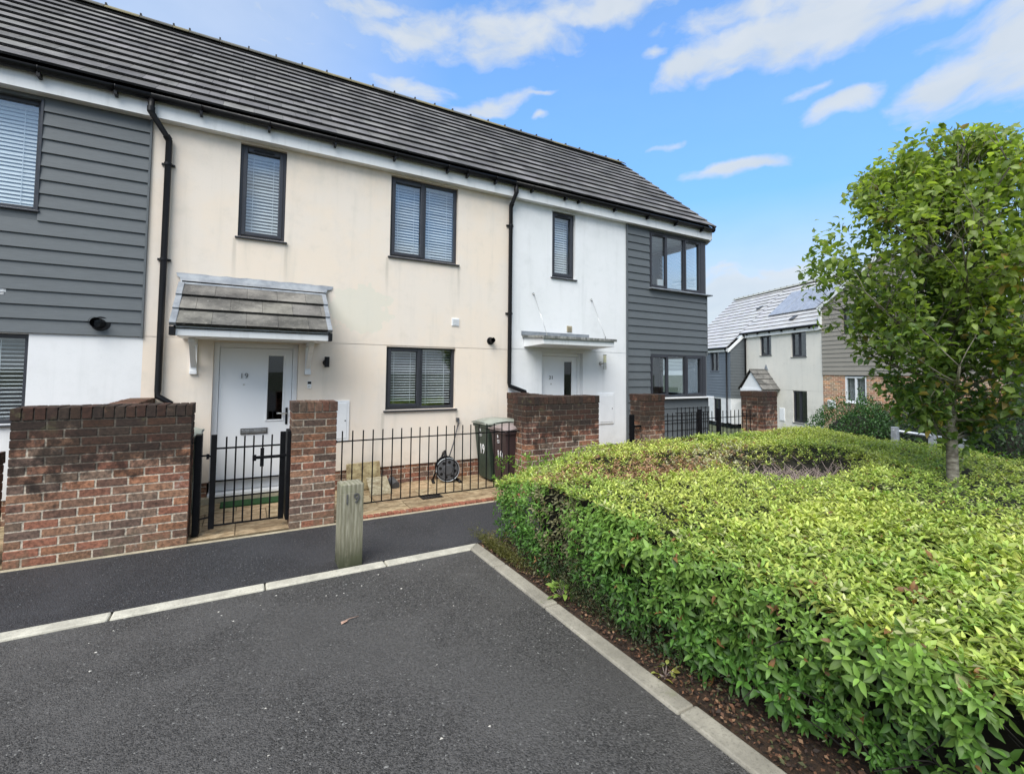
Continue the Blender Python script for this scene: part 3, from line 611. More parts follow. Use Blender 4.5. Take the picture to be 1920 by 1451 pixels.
pipe(H19, [(-1.03,-.175,4.76),(-1.03,-.175,4.60),(-.865,-.05,4.36),(-.865,-.05,1.40),(-.865,-.06,1.33),(-.74,-.075,1.25),(-.735,-.08,1.05),(-.735,-.08,.10)], [(-.865,-.05,4.07),(-.865,-.05,2.93)])
q = MB(); q.box(-.785,-.690,-.13,-.035,1.10,1.20); q.tube([(-.74,-.13,1.15),(-.84,-.16,1.16),(-.93,-.18,1.10),(-.95,-.18,.95)], .014, 8); q.build('rain_diverter', M['black'], H19, bevel=.004)
def door(par, d, num, glass_x, letter, handle=True, rec=.075, steps=.12):
    x0, x1, z0, z1 = d; f = MB(); y = rec; fw_ = .062
    f.box(x0, x0+fw_, y, y+.07, z0, z1); f.box(x1-fw_, x1, y, y+.07, z0, z1); f.box(x0+fw_, x1-fw_, y+.001, y+.07, z1-fw_, z1); f.box(x0-.01, x1+.01, -.03, y+.06, z0, z0+.075)
    fr = f.build('door_frame', M['white'], par, bevel=.006)
    a, b_, c, e = x0+fw_+.004, x1-fw_-.004, z0+.08, z1-fw_-.004; gx0, gx1, gz0, gz1 = glass_x
    l = MB(); yy = y+.018; yb = y+.06
    for bx in ((a,gx0,c,e),(gx1,b_,c,e),(gx0,gx1,c,gz0),(gx0,gx1,gz1,e)): l.quad((bx[0],yy,bx[2]),(bx[1],yy,bx[2]),(bx[1],yy,bx[3]),(bx[0],yy,bx[3]))
    l.quad((a,yb,c),(b_,yb,c),(b_,yb,gz0),(a,yb,gz0))
    dl = l.build('door_leaf', M['door'], par)
    t = MB(); w_ = .022
    t.box(gx0-w_, gx0, yy-.012, yy+.02, gz0-w_, gz1+w_); t.box(gx1, gx1+w_, yy-.012, yy+.02, gz0-w_, gz1+w_); t.box(gx0, gx1, yy-.011, yy+.02, gz1, gz1+w_); t.box(gx0, gx1, yy-.011, yy+.02, gz0-w_, gz0); t.build('glazing_bead', M['white'], dl, bevel=.006)
    p = MB(); p.box(gx0, gx1, yy+.005, yy+.012, gz0, gz1); p.build('door_pane', M['glass_dark'], dl)
    nx, nz, nsz = num[1]; text('door_number', num[0], nsz, M['numeral'], dl, (nx, yy-.006, nz))
    s = MB(); s.cyl((nx,yy-.001,nz-.11),(nx,yy-.008,nz-.11), .012, .012, 16); s.build('spyhole', M['chrome'], dl)
    if letter:
        lx0, lx1, lz = letter; p = MB(); p.box(lx0, lx1, yy-.014, yy-.0005, lz-.038, lz+.038); lp = p.build('letterplate', M['numeral'], dl, bevel=.003); p = MB(); p.box(lx0+.012, lx1-.012, yy-.020, yy-.0145, lz-.018, lz+.022); p.build('letter_flap', M['chrome'], lp, bevel=.003)
    hx = x1-fw_-.055; p = MB(); p.box(hx-.014, hx+.014, yy-.012, yy-.0005, .93, 1.15); hp = p.build('handle_plate', M['black'], dl, bevel=.004); p = MB(); p.tube([(hx,yy-.01,1.08),(hx,yy-.05,1.08),(hx-.12,yy-.055,1.08)], .009, 8); p.build('door_handle', M['chrome'], hp)
M['glass_dark'] = glass('dark_door_glass', (.45,.46,.46,1), .10)
door(H19, D19, ('19', (.0, 1.565, .092)), (.272,.448,1.00,1.83), (-.02,.285,.862))
# wall lamp, bell, meter
q = MB(); q.cyl((.962,-.001,1.75),(.962,-.035,1.75), .042, .036, 20); q.cyl((.968,-.062,1.69),(.968,-.062,1.83), .032, .032, 20); q.build('wall_lamp', M['black'], H19, bevel=.003)
q = MB(); q.box(.738,.785,-.018,-.0005,1.405,1.50); db = q.build('doorbell', M['white'], H19, bevel=.004); q = MB(); q.box(.740,.783,-.020,-.0182,1.462,1.496); q.build('bell_camera', M['black'], db); q = MB(); q.cyl((.761,-.018,1.432),(.761,-.022,1.432),.013,.013,16); q.build('bell_button', M['chrome'], db)
def meter(par, x0, x1, z0, z1, y=0):
    q = MB(); q.box(x0, x1, y-.022, y-.0005, z0, z1); mo = q.build('meter_box', M['white'], par, bevel=.006); q = MB(); q.box(x0+.035, x1-.035, y-.030, y-.0225, z0+.035, z1-.035); dd = q.build('meter_door', M['white'], mo, bevel=.004)
    q = MB(); q.cyl((x1-.055,y-.030,(z0+z1)/2),(x1-.055,y-.034,(z0+z1)/2),.010,.010,12); q.build('meter_lock', M['grey_rub'], mo)
meter(H19, .90,1.285,.68,1.235)
# tiled canopy over door 19
def canopy19():
    c = MB(); c.prism([(-.70,2.005),(-.70,2.10),(-.0,2.64),(0,2.005)], -.655, .885, 'x'); co = c.build('door_canopy', M['fascia'], H19, bevel=.004)
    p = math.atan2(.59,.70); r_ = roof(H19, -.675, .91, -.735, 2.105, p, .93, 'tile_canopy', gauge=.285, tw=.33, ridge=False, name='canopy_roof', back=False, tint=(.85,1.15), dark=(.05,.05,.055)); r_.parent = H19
    for x in (-.70,.905):
        t = MB(); cp_, sp_ = math.cos(p), math.sin(p)
        for i in range(3):
            s0 = i*.285; s1 = s0+.295; P = lambda xx, s, h: (xx, -.738+cp_*s-sp_*h, 2.105+sp_*s+cp_*h)
            x0_, x1_ = (x-.008, x+.052) if x < 0 else (x-.035, x+.018)
            t.add([P(x0_,s0,.0),P(x1_,s0,.0),P(x1_,s1,-.02),P(x0_,s1,-.02),P(x0_,s0,.046),P(x1_,s0,.046),P(x1_,s1,.022),P(x0_,s1,.022)], [(0,3,2,1),(4,5,6,7),(0,1,5,4),(1,2,6,5),(2,3,7,6),(3,0,4,7)])
        t.build('verge_cap', M['lead'], r_, bevel=.003)
        e = MB(); xe0, xe1 = (x-.008, x+.038) if x < 0 else (x-.020, x+.020); e.box(xe0, xe1, -.742, -.60, 2.005, 2.10); e.build('verge_end', M['black'], r_)
    f = MB(); n = 24; xa, xb = -.745, 1.03; rr = random.Random(3); vs = []; 
    for i in range(n+1):
        x = xa+(xb-xa)*i/n; j = rr.uniform(-.006,.006); e = -.012 if 0 < i < n else 0
        inn = 0.0 if 0 < i < n else 0
        vs += [(x, -.004, 2.80+j), (x*.985, -.014, 2.755), (min(max(x,-.705),.95), -.03, 2.735), (min(max(x,-.685),.925), -.105, 2.672), (min(max(x,-.685),.925), -.11, 2.655)]
    f.add(vs, [(i*5+k, (i+1)*5+k, (i+1)*5+k+1, i*5+k+1) for i in range(n) for k in range(4)], None, True); f.build('lead_flashing', M['lead'], r_)
    q = MB(); q.box(.145,.150,-.112,-.09,2.66,2.70); q.build('flashing_lap', M['lead'], r_)
    for x in (-.535,.735):
        b_ = MB(); b_.box(x-.035, x+.035, -.030, -.0005, 1.60, 2.005); b_.box(x-.033, x+.033, -.36, -.031, 1.955, 2.004); b_.add([(x-.028,-.36,1.955),(x+.028,-.36,1.955),(x+.028,-.031,1.665),(x-.028,-.031,1.665),(x-.028,-.30,1.955),(x+.028,-.30,1.955),(x+.028,-.031,1.72),(x-.028,-.031,1.72)], [(0,1,2,3),(4,7,6,5),(0,3,7,4),(1,5,6,2)]); b_.box(x-.038,x+.038,-.038,-.0006,1.585,1.63)
        b_.build('gallows_bracket', M['white'], co, bevel=.004)
canopy19()
# ---- house 21
H21 = thing('terraced_house', 'white and grey end house numbered 21 with corner windows and a flat canopy', 'house', (6.3, 0, 0))
XC = 8.77; XS = 6.425
D21 = (4.48,5.375,.06,2.0)
cwu = (7.05,8.60,3.375,4.53); cwl = (7.06,8.63,1.165,2.04)
ops21 = [(4.68,5.19,3.34,4.53), D21]
w = MB(); facade(w, 3.81, XS, .31, 2.030, ops21, 0, .11); facade(w, 3.81, XS, 2.038, 4.60, ops21, 0, .11); w.quad((3.81,.006,2.0),(XS,.006,2.0),(XS,.006,2.06),(3.81,.006,2.06)); w.quad((3.81,0,.31),(XS,0,.31),(XS,.12,.31),(3.81,.12,.31)); w.build('rendered_wall', M['white_render'], H21)
opc = [(cwu[0],XC,cwu[2],cwu[3]), (cwl[0],XC,cwl[2],cwl[3])]
w = MB(); facade(w, XS, XC, .33, 4.60, opc, .0, .05); boards(w, XS+.03, XC, .335, 4.58, opc, -.001); w.box(XS-.004, XS+.029, -.032, -.001, .33, 4.58); w.box(XC-.012, XC+.02, -.022, .0, .33, 1.16); w.box(XC-.012, XC+.02, -.022, .0, 2.04, 3.36)
w.build('weatherboard_cladding', M['clad'], H21, bevel=.0015)
SW = 1.25
Tg = lambda v: Vector((XC - v.y, v.x, v.z))   # gable side: local x -> world y, outward +X
w = MB(T=Tg); facade(w, 0, 5.75, .33, 4.60, [(0,SW,cwu[2],cwu[3]),(0,SW,cwl[2],cwl[3])], 0, .10); w.f = [f[::-1] for f in w.f]
w.build('gable_wall', M['clad'], H21)
gt = MB(); tp = (EAVE_Y+math.cos(PITCH)*SL, EAVE_Z+math.sin(PITCH)*SL); gt.add([(XC,0,4.6),(XC,2*tp[0]-EAVE_Y,4.6),(XC,tp[0],tp[1]-.06)], [(0,1,2)]); gt.build('gable_top', M['white_render'], H21)
for cw, nm in ((cwu,'u'),(cwl,'l')):
    window(H21, cw[0], cw[1], cw[2], cw[3], (.325,.665), (0,2), y=-.02, rec=.02, sill=False, vents=(nm == 'u'), gl='glass_clear' if False else 'glass', fw_=.04, cas=.045, blind=None)
    p = MB(); p.box(cw[1]+.001, XC-.03, -.004, .10, cw[2], cw[3]); p.box(XC-.029, XC-.002, .004, .12, cw[2]+.002, cw[3]-.002); p.build('corner_post', M['frame'], H21, bevel=.004)
    # side light of the corner window
    f = MB(); f.box(XC-.09, XC-.02, .125, .17, cw[2], cw[3]); f.box(XC-.09, XC-.02, SW-.045, SW, cw[2], cw[3]); f.box(XC-.09, XC-.021, .17, SW-.045, cw[3]-.045, cw[3]); f.box(XC-.09, XC-.021, .17, SW-.045, cw[2], cw[2]+.045); fo = f.build('side_window', M['frame'], H21, bevel=.004)
    p = MB(); p.box(XC-.06, XC-.052, .17, SW-.045, cw[2]+.045, cw[3]-.045); p.build('pane', M['glass'], fo)
    s = MB(); z = cw[3]-.06
    while z > cw[2]+(.1 if nm == 'u' else .55): s.add([(XC-.15,.18,z-.006),(XC-.15,SW-.06,z-.006),(XC-.125,SW-.06,z+.008),(XC-.125,.18,z+.008)], [(0,1,2,3)]); z -= .032
    s.build('venetian_blind', M['slat'], fo)
    s = MB(); s.box(cw[0]-.03, XC+.10, -.105, .06, cw[2]-.030, cw[2]-.003); s.box(XC-.02, XC+.10, .0601, SW, cw[2]-.030, cw[2]-.003); s.build('sill', M['lead' if nm == 'u' else 'fascia'], H21, bevel=.004)
window(H21, 4.68,5.19,3.34,4.53, (), (0,), blind=.038, gl='glass_hi', slat_tilt=1.1)
door(H21, D21, ('21', (4.74,1.555,.085)), (5.02,5.185,1.0,1.84), None, rec=.085)
fb = MB(); fb.prism([(-.118,4.575),(-.118,4.79),(-.100,4.79),(-.100,4.593),(0.0,4.593),(0.0,4.575)], 3.81, XC+.06, 'x'); fb.prism([(-.118,4.575),(-.118,4.79),(.25,5.12),(.25,4.50),(0,4.50)], XC+.045, XC+.06, 'x'); fb.build('fascia', M['fascia'], H21)
sb = MB(); sb.box(XC+.001, XC+.05, -.11, 5.8, 4.56, 4.59); sb.build('soffit_box', M['fascia'], H21)
vb = MB(); cp_, sp_ = math.cos(PITCH), math.sin(PITCH)
vb.add([(XC+.045,EAVE_Y+.06,4.78),(XC+.065,EAVE_Y+.06,4.78),(XC+.065,tp[0],tp[1]-.03),(XC+.045,tp[0],tp[1]-.03),(XC+.045,EAVE_Y+.06,4.60),(XC+.065,EAVE_Y+.06,4.60),(XC+.065,tp[0],tp[1]-.24),(XC+.045,tp[0],tp[1]-.24)], [(0,1,2,3),(4,7,6,5),(0,4,5,1),(0,3,7,4),(1,5,6,2)]); vb.build('bargeboard', M['fascia'], H21)
gutter(H21, 3.81, XC+.03, [4.15,4.85,5.15,6.0,6.85,7.65,8.45], end=True)
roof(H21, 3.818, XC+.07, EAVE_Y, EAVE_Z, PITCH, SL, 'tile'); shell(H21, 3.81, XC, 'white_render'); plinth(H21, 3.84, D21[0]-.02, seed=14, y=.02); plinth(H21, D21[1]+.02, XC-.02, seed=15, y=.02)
vc = MB()
for i in range(13):
    s0 = i*.307-.01; s1 = s0+.30; P = lambda xx, s, h: (xx, EAVE_Y+cp_*s-sp_*h, EAVE_Z+sp_*s+cp_*h); a, b_ = XC+.03, XC+.095
    vc.add([P(a,s0,.0),P(b_,s0,-.02),P(b_,s1,-.04),P(a,s1,-.02),P(a,s0,.048),P(b_,s0,.048),P(b_,s1,.028),P(a,s1,.028)], [(0,3,2,1),(4,5,6,7),(0,1,5,4),(1,2,6,5),(2,3,7,6),(3,0,4,7)], (1.3,1.3,1.28))
vc.build('verge_caps', M['tile'], H21)
vent(H21, 5.06, 2.43, .055, 'haunch'); meter(H21, 5.715,6.10,.70,1.265)
pipe(H21, [(3.835,-.175,4.76),(3.835,-.175,4.62),(3.805,-.05,4.42),(3.805,-.05,1.47),(3.805,-.06,1.42),(4.10,-.07,1.32),(4.12,-.075,1.24),(4.12,-.075,.10)], [(3.805,-.05,4.10),(3.805,-.05,2.62)])
r_ = MB(); x0_, x1_ = 6.55, XC
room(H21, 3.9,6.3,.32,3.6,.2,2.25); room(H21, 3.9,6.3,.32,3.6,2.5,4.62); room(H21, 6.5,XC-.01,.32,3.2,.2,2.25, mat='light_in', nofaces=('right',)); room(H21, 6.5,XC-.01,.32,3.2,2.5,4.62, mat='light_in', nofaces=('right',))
q = MB(); q.cyl((7.35,.42,1.17),(7.35,.42,1.30),.07,.09,16); q.build('plant_pot', M['pot'], H21); q = MB(); q.box(7.08,8.6,.16,.36,1.14,1.165); q.build('window_board', M['white'], H21)
q = MB(); q.cyl((7.12,.30,1.165),(7.12,.30,1.30),.035,.03,12); q.cyl((7.22,.28,1.165),(7.22,.28,1.26),.03,.035,12); q.build('ornament', M['cerise'], H21)
q = MB(); q.box(7.62,7.80,.30,.33,3.40,3.66); q.build('photo_frame', M['slat'], H21)
q = MB(); q.cyl((5.785,-.001,1.82),(5.785,-.02,1.82),.038,.038,20); q.tube([(5.785,-.02,1.82),(5.80,-.08,1.82)],.012,8); q.cyl((5.805,-.10,1.715),(5.805,-.10,1.84),.030,.030,20); wl = q.build('wall_lamp', M['chrome'], H21, bevel=.002)
q = MB(); q.cyl((5.805,-.10,1.841),(5.805,-.10,1.975),.028,.028,20); q.build('lamp_diffuser', M['opal'], wl); q = MB(); q.cyl((5.805,-.10,1.9755),(5.805,-.10,1.99),.031,.031,20); q.build('lamp_cap', M['chrome'], wl)
c = MB(); c.prism([(-.60,2.10),(-.60,2.195),(-.001,2.235),(-.001,2.075)], 4.11, 5.585, 'x'); cc = c.build('flat_canopy', M['fascia'], H21, bevel=.004)
c = MB(); c.prism([(-.635,2.188),(-.635,2.232),(-.001,2.275),(-.001,2.236),(-.605,2.1965)], 4.075, 5.62, 'x'); c.build('canopy_capping', (lambda t: t.fin(t.mix(t.ramp(t.noise(6, 6, .75, map_=(4,1,1)), .35, .65), (.07,.075,.07), (.33,.33,.31)), .6))(NT('stained_lead_capping')), cc, bevel=.004)
c = MB(); c.box(4.055, 5.50, -.016, -.001, 2.28, 2.345); c.build('wall_flashing', M['lead'], cc)
for (wx, cx_) in ((4.29,4.24),(5.56,5.47)):
    c = MB(); c.cyl((wx,-.001,3.0),(wx,-.012,3.0),.018,.018,12); c.tube([(wx,-.012,3.0),(wx,-.03,2.98)],.010,6); c.tube([(wx,-.03,2.98),(cx_,-.50,2.27)], .003, 5); c.cyl((cx_,-.50,2.235),(cx_,-.50,2.29),.010,.010,8); c.build('tie_wire', M['chrome'], cc)

# ------------------------------------------------------------------ ironwork
YR = -1.245
def bars(par, xs_, z0, z1, r=.0075, y=YR):
    for x in xs_: b_ = MB(); b_.cyl((x,y,z0),(x+random.uniform(-.004,.004),y+random.uniform(-.003,.003),z1), r, r, 8); b_.build('bar', M['iron'], par)
GATE = thing('garden_gate', 'black barred steel garden gate before the white door numbered 19', 'gate', (-.27, YR-.05, 0))
yg = YR-.05
f = MB(); f.box(-.262,-.212,yg-.02,yg+.02,.085,1.0); f.box(.352,.402,yg-.02,yg+.02,.10,1.0); f.box(-.212,.352,yg-.006,yg+.006,.855,.872); f.box(-.212,.352,yg-.006,yg+.006,.105,.122); f.box(-.212,.352,yg-.005,yg+.005,.372,.386)
f.build('gate_frame', M['iron'], GATE, bevel=.002)
bars(GATE, [-.131+.0805*i for i in range(6)], .115, .975, .0075, yg)
f = MB(); f.box(.17,.205,yg-.016,yg-.008,.655,.845); f.box(.10,.352,yg-.030,yg-.017,.735,.765); f.box(.10,.135,yg-.034,yg-.018,.72,.78); f.box(.352,.47,yg-.030,yg-.018,.742,.766); f.build('gate_latch', M['iron'], GATE, bevel=.002)
f = MB(); f.tube([(-.34,yg,.80),(-.29,yg,.80),(-.26,yg,.79)], .010, 6); f.cyl((-.285,yg,.765),(-.285,yg,.815),.012,.012,8); f.tube([(-.34,yg,.19),(-.25,yg,.20)], .010, 6); f.build('gate_hinge', M['iron'], GATE)
g1 = MB(); g1.box(-.395,-.337,-1.30,-1.16,.03,1.0); tag(g1.build('gate_post', M['iron'], org=Vector((-.366,-1.2,0)), bevel=.003), 'flat black steel hinge post fixed to the end of the long brick wall', 'gate post')
g1 = MB(); g1.box(.415,.449,-1.385,-1.13,.10,1.01); tag(g1.build('gate_post', M['iron'], org=Vector((.44,-1.2,0)), bevel=.003), 'flat black steel latch post fixed to the pillar behind the wooden 19 post', 'gate post')
g1 = MB(); g1.box(5.27,5.33,-1.35,-1.29,.03,1.0); g1.box(5.331,5.49,-1.335,-1.31,.80,.83); tag(g1.build('gate_post', M['iron'], org=Vector((5.3,-1.35,0)), bevel=.003), 'thick black steel gate post against the pillar near the corner windows', 'gate post')
RL = thing('railing', 'low black bar railing in front of the hose reel and bins', 'railing', (2.1, YR, 0))
f = MB(); f.box(.897,3.36,YR-.005,YR+.005,.843,.857); f.box(.99,3.30,YR-.005,YR+.005,.125,.139); f.box(.89,.93,YR-.012,YR+.012,.835,.862); f.build('rail', M['iron'], RL, bevel=.001)
bars(RL, [.985+.1135*i for i in range(20)], .13, .965)
RL2 = thing('railing', 'black bar railing under the lower corner window, beyond the pillar', 'railing', (6.9, YR, 0))
f = MB(); f.box(5.93,8.55,YR-.005,YR+.005,.853,.867); f.box(5.93,8.55,YR-.005,YR+.005,.125,.139); f.build('rail', M['iron'], RL2)
for x in (6.97,7.48): f = MB(); f.box(x-.03,x+.03,YR-.031,YR+.029,.02,1.03); f.build('rail_post', M['iron'], RL2, bevel=.002)
bars(RL2, [6.06+.118*i for i in range(8)]+[7.08+.11*i for i in range(3)]+[7.60+.115*i for i in range(8)], .13, .985)
RL3 = thing('railing', 'short black bar railing side return beside the corner of house 21', 'railing', (8.2, -.6, 0))
f = MB(); f.box(7.50,8.5,-.255,-.245,.85,.864); f.box(7.5,8.5,-.255,-.245,.125,.139); f.build('rail', M['iron'], RL3); bars(RL3, [7.55+.12*i for i in range(9)], .13, .97, y=-.25)

# ------------------------------------------------------------------ bins, reel, small things
def bin_(loc, rot, body, lid, label, num=None, h=.90, w=.46, d=.50, tilt=0):
    """wheelie bin, front faces local -Y"""
    t = thing('wheelie_bin', label, 'bin', loc, rot, local=True)
    b_ = MB(); wb, db = w*.80, d*.74; zt = h*.90
    def ring(ww, y0, y1, z): return [(-ww/2,y0,z),(ww/2,y0,z),(ww/2,y1,z),(-ww/2,y1,z)]
    vs = ring(wb, -db/2-.0, db/2, .03)+ring(w*.985, -d/2, d/2, zt); b_.add(vs, [(0,3,2,1),(4,5,6,7),(0,1,5,4),(1,2,6,5),(2,3,7,6),(3,0,4,7)])
    b_.box(-w/2-.012, w/2+.012, -d/2-.015, d/2+.01, zt-.05, zt); bo = b_.build('bin_body', M[body], t, bevel=.018)
    q = MB()
    for sx in (-1, 1): q.prism([(-db*.36,.14),(db*.36,.14),(db*.42,h*.66),(0,h*.78),(-db*.42,h*.66)], sx*(w*.405), sx*(w*.405+.012), 'x')
    q.build('side_panel', M[body], t, bevel=.01)
    q = MB(); n = 8; vs = []
    for i in range(n+1):
        s = i/n; y = -d/2-.03+(d+.07)*s; z = zt+.012+.055*math.sin(math.pi*min(1, s*.9+.1))*1.0+.015*s
        for j, xx in enumerate((-1,-.75,0,.75,1)): vs.append((xx*(w/2+.022), y, z-(.030 if abs(xx) == 1 else 0)+(.010 if xx == 0 else 0)))
    fs = [(i*5+k, i*5+k+1, (i+1)*5+k+1, (i+1)*5+k) for i in range(n) for k in range(4)]; q.add(vs, fs, None, True); q.box(-w/2-.022, w/2+.022, -d/2-.03, d/2+.04, zt+.001, zt+.022)
    lo = q.build('bin_lid', M[lid], t, bevel=.004)
    q = MB(); q.box(-.10,.10,-d/2-.04,-d/2+.02,zt+.022,zt+.050); q.build('lid_grip', M[lid], lo, bevel=.01)
    q = MB(); q.cyl((-w*.45,d/2+.045,zt-.01),(w*.45,d/2+.045,zt-.01),.014,.014,10); q.build('bin_handle', M[body], t)
    for sx in (-1, 1): q = MB(); q.cyl((sx*w*.36,db/2+.04,.10),(sx*w*.46,db/2+.04,.10),.10,.10,24); wo = q.build('wheel', M['black'], t, bevel=.01); q = MB(); q.cyl((sx*w*.461,db/2+.04,.10),(sx*w*.47,db/2+.04,.10),.05,.05,16); q.build('wheel_hub', M['grey_rub'], wo)
    lean = math.atan2((d-db)/2, zt)
    if num:
        zn = h*.50; yn = -(db/2+(d-db)/2*(zn/zt))-.006
        text('bin_number', num, .20, M['sign_white'], bo, (.02, yn-.003, zn), (math.pi/2+lean*-1*-1, 0, 0), .002, .003, .72)
        s2 = .80*h-.03; yn = -(db/2+(d-db)/2*(s2/zt))-.003; q = MB()
        for (a, b2, c, e) in ((-.028,-.010,s2+.015,s2+.055),(-.035,.02,s2-.02,s2-.015),(-.035,.03,s2-.038,s2-.034),(-.03,.015,s2-.056,s2-.052)): q.box(a, b2, yn-.004, yn+.01, c, e)
        q.build('bin_emblem', M['sign_white'], bo)
    return t
bin_((3.385,-.94,.02), -math.pi/2+.06, 'brown_bin', 'lid_brown', 'brown wheelie bin with a white 19, nearest the railings', '19', w=.42, d=.52)
bin_((3.415,-.40,.02), -math.pi/2+.02, 'green_bin', 'lid', 'green wheelie bin with a white 19, against the cream wall', '19', h=.94, w=.46, d=.60)
bin_((-.66,-.62,.02), .0, 'green_bin', 'lid', 'green wheelie bin mostly hidden behind the long wall beside the gate', None, h=1.02, w=.52, d=.56)
HR = thing('hose_reel', 'grey and black garden hose reel on the paving beside the bins', 'hose reel', (2.66, -.22, .03))
def reel():
    c = Vector((2.66,-.22,.215)); ax = Vector((-.25,-1,0)).normalized()
    q = MB(); q.cyl(c-ax*.11, c-ax*.085, .165, .165, 36); q.cyl(c+ax*.085, c+ax*.105, .165, .165, 36); q.cyl(c-ax*.085, c+ax*.085, .06, .06, 20); dr = q.build('reel_drum', M['black'], HR, bevel=.006)
    q = MB(); q.cyl(c+ax*.1055, c+ax*.113, .15, .145, 36); q.cyl(c+ax*.1135, c+ax*.13, .075, .065, 28); q.build('reel_plate', M['grey_rub'], dr, bevel=.004)
    q = MB(); s = Vector((ax.y,-ax.x,0)); 
    for k in range(8): t = 2*math.pi*k/8+.2; p = c+s*(.11*math.cos(t))+Vector((0,0,.11*math.sin(t))); q.cyl(p+ax*.1132, p+ax*.1155, .022, .022, 12)
    q.build('plate_hole', M['black'], dr)
    q = MB(); n = 40; q.tube([c+ax*.118+s*(.168*math.cos(2*math.pi*k/n))+Vector((0,0,.168*math.sin(2*math.pi*k/n))) for k in range(n+1)], .006, 6); q.build('reel_rim', M['galv'], dr)
    q = MB()
    for j, off in enumerate((-.06,-.03,0,.03,.06)): q.tube([c+ax*off+s*((.125+.006*(j % 2))*math.cos(2*math.pi*k/24))+Vector((0,0,(.125+.006*(j % 2))*math.sin(2*math.pi*k/24))) for k in range(25)], .013, 6)
    q.build('hose_coil', M['grey_rub'], HR)
    q = MB()
    o_ = ax*(-.125); q.tube([c+o_+s*.19+Vector((0,0,-.185)), c+o_+s*.12, c+o_+s*.04+Vector((0,0,.20))], .015, 8); q.tube([c+o_-s*.17+Vector((0,0,-.185)), c+o_], .015, 8); q.tube([c-ax*.10-s*.16+Vector((0,0,-.185)), c+ax*.14-s*.18+Vector((0,0,-.18))], .024, 8)
    q.tube([c-ax*.12+s*.04+Vector((0,0,.20)), c+Vector((0,0,.245))+s*.03, c+ax*.12+s*.04+Vector((0,0,.185))], .024, 8); q.tube([c+ax*.1+s*.20+Vector((0,0,-.185)), c-ax*.1+s*.20+Vector((0,0,-.185))], .022, 8); q.build('reel_stand', M['black'], HR)
reel()
q = MB(); q.tube([(2.70,-.20,.36),(2.80,-.12,.55),(2.88,-.05,.74),(2.905,-.03,.80)], .009, 6); q.tube([(2.905,-.03,.80),(2.915,-.05,.86),(2.905,-.03,.90)], .010, 6); q.box(2.885,2.925,-.05,-.001,.88,.93)
tag(q.build('hose_pipe', M['grey_rub'], org=Vector((2.9,-.05,.8))), 'thin hose rising from the reel to the tap on the cream wall', 'hose')
q = MB(); q.add([(-.225,0,0),(.225,0,0),(.225,.035,0),(-.225,.035,0),(-.225,.10,.34),(.225,.10,.35),(.225,.135,.35),(-.225,.135,.34)], [(0,3,2,1),(4,5,6,7),(0,1,5,4),(1,2,6,5),(2,3,7,6),(3,0,4,7)], (.46,.41,.27))
sl = q.build('stone_slab', M['slabs'], bevel=.006); sl.location = (1.475,-.20,.03); tag(sl, 'large yellow stone slab leaning against the cream house wall', 'slab')
q = MB(); q.add([(-.14,0,0),(.14,0,0),(.14,.03,0),(-.14,.03,0),(-.14,.30,.17),(.14,.30,.17),(.14,.33,.16),(-.14,.33,.16)], [(0,3,2,1),(4,5,6,7),(0,1,5,4),(1,2,6,5),(2,3,7,6),(3,0,4,7)], (.44,.42,.34))
sl = q.build('stone_slab', M['slabs'], bevel=.006); sl.location = (1.62,-.56,.03); tag(sl, 'small grey-yellow slab resting at the foot of the larger leaning slab', 'slab')
q = MB(); q.cyl((1.86,-.12,.10),(1.88,-.30,.06),.055,.055,16); tag(q.build('drain_pipe_end', M['grey_rub'], org=Vector((1.86,-.12,.03))), 'grey pipe end lying beside the leaning stone slabs', 'pipe')
q = MB(); q.box(2.02,2.30,-1.03,-.83,.015,.027)
for i in range(7): q.box(2.03+.038*i, 2.055+.038*i, -1.02, -.84, .0275, .034)
tag(q.build('drain_grate', M['black'], org=Vector((2.16,-.93,.02)), bevel=.001), 'black drain grate set in the stone paving behind the railings', 'drain cover')
q = MB(); q.box(-.20,.44,-.32,-.06,.024,.042); mt = tag(q.build('door_mat', M['mat'], org=Vector((.12,-.2,.02)), bevel=.004), 'green door mat at the step of white door 19', 'mat')
q = MB(); q.box(-.42,.70,-.055,.07,-.0,.10); tag(q.build('door_step', M['haunch'], org=Vector((.1,0,0)), bevel=.006), 'pale stone step under the white door numbered 19', 'step')
# wooden number post
PT = thing('wooden_post', 'green-stained square timber post with number 19 standing by the kerb', 'post', (.828,-2.57,0))
q = MB(); a = .095; zt = .690; vs = []
for z, k in ((-.1,1.0),(.0,1.0),(.35,.995),(zt-.075,.99),(zt-.070,.97),(zt-.066,.99),(zt-.004,.985)):
    vs += [(.828-a*k,-2.665+a*(1-k),z),(.828+a*k,-2.665+a*(1-k),z),(.828+a*k,-2.475,z),(.828-a*k,-2.475,z)]
nn = 7; fs = [(4*i+k, 4*i+(k+1) % 4, 4*i+4+(k+1) % 4, 4*i+4+k) for i in range(nn-1) for k in range(4)]; vs.append((.828,-2.57,zt+.004)); L_ = (nn-1)*4; fs += [(L_+k, L_+(k+1) % 4, len(vs)-1) for k in range(4)]
q.add(vs, fs); q.build('post_shaft', M['wood'], PT, bevel=.006)
text('numeral', '1', .115, M['numeral'], PT, (.785,-2.671,.565), depth=.004); text('numeral', '9', .115, M['numeral'], PT, (.862,-2.671,.568), depth=.004)

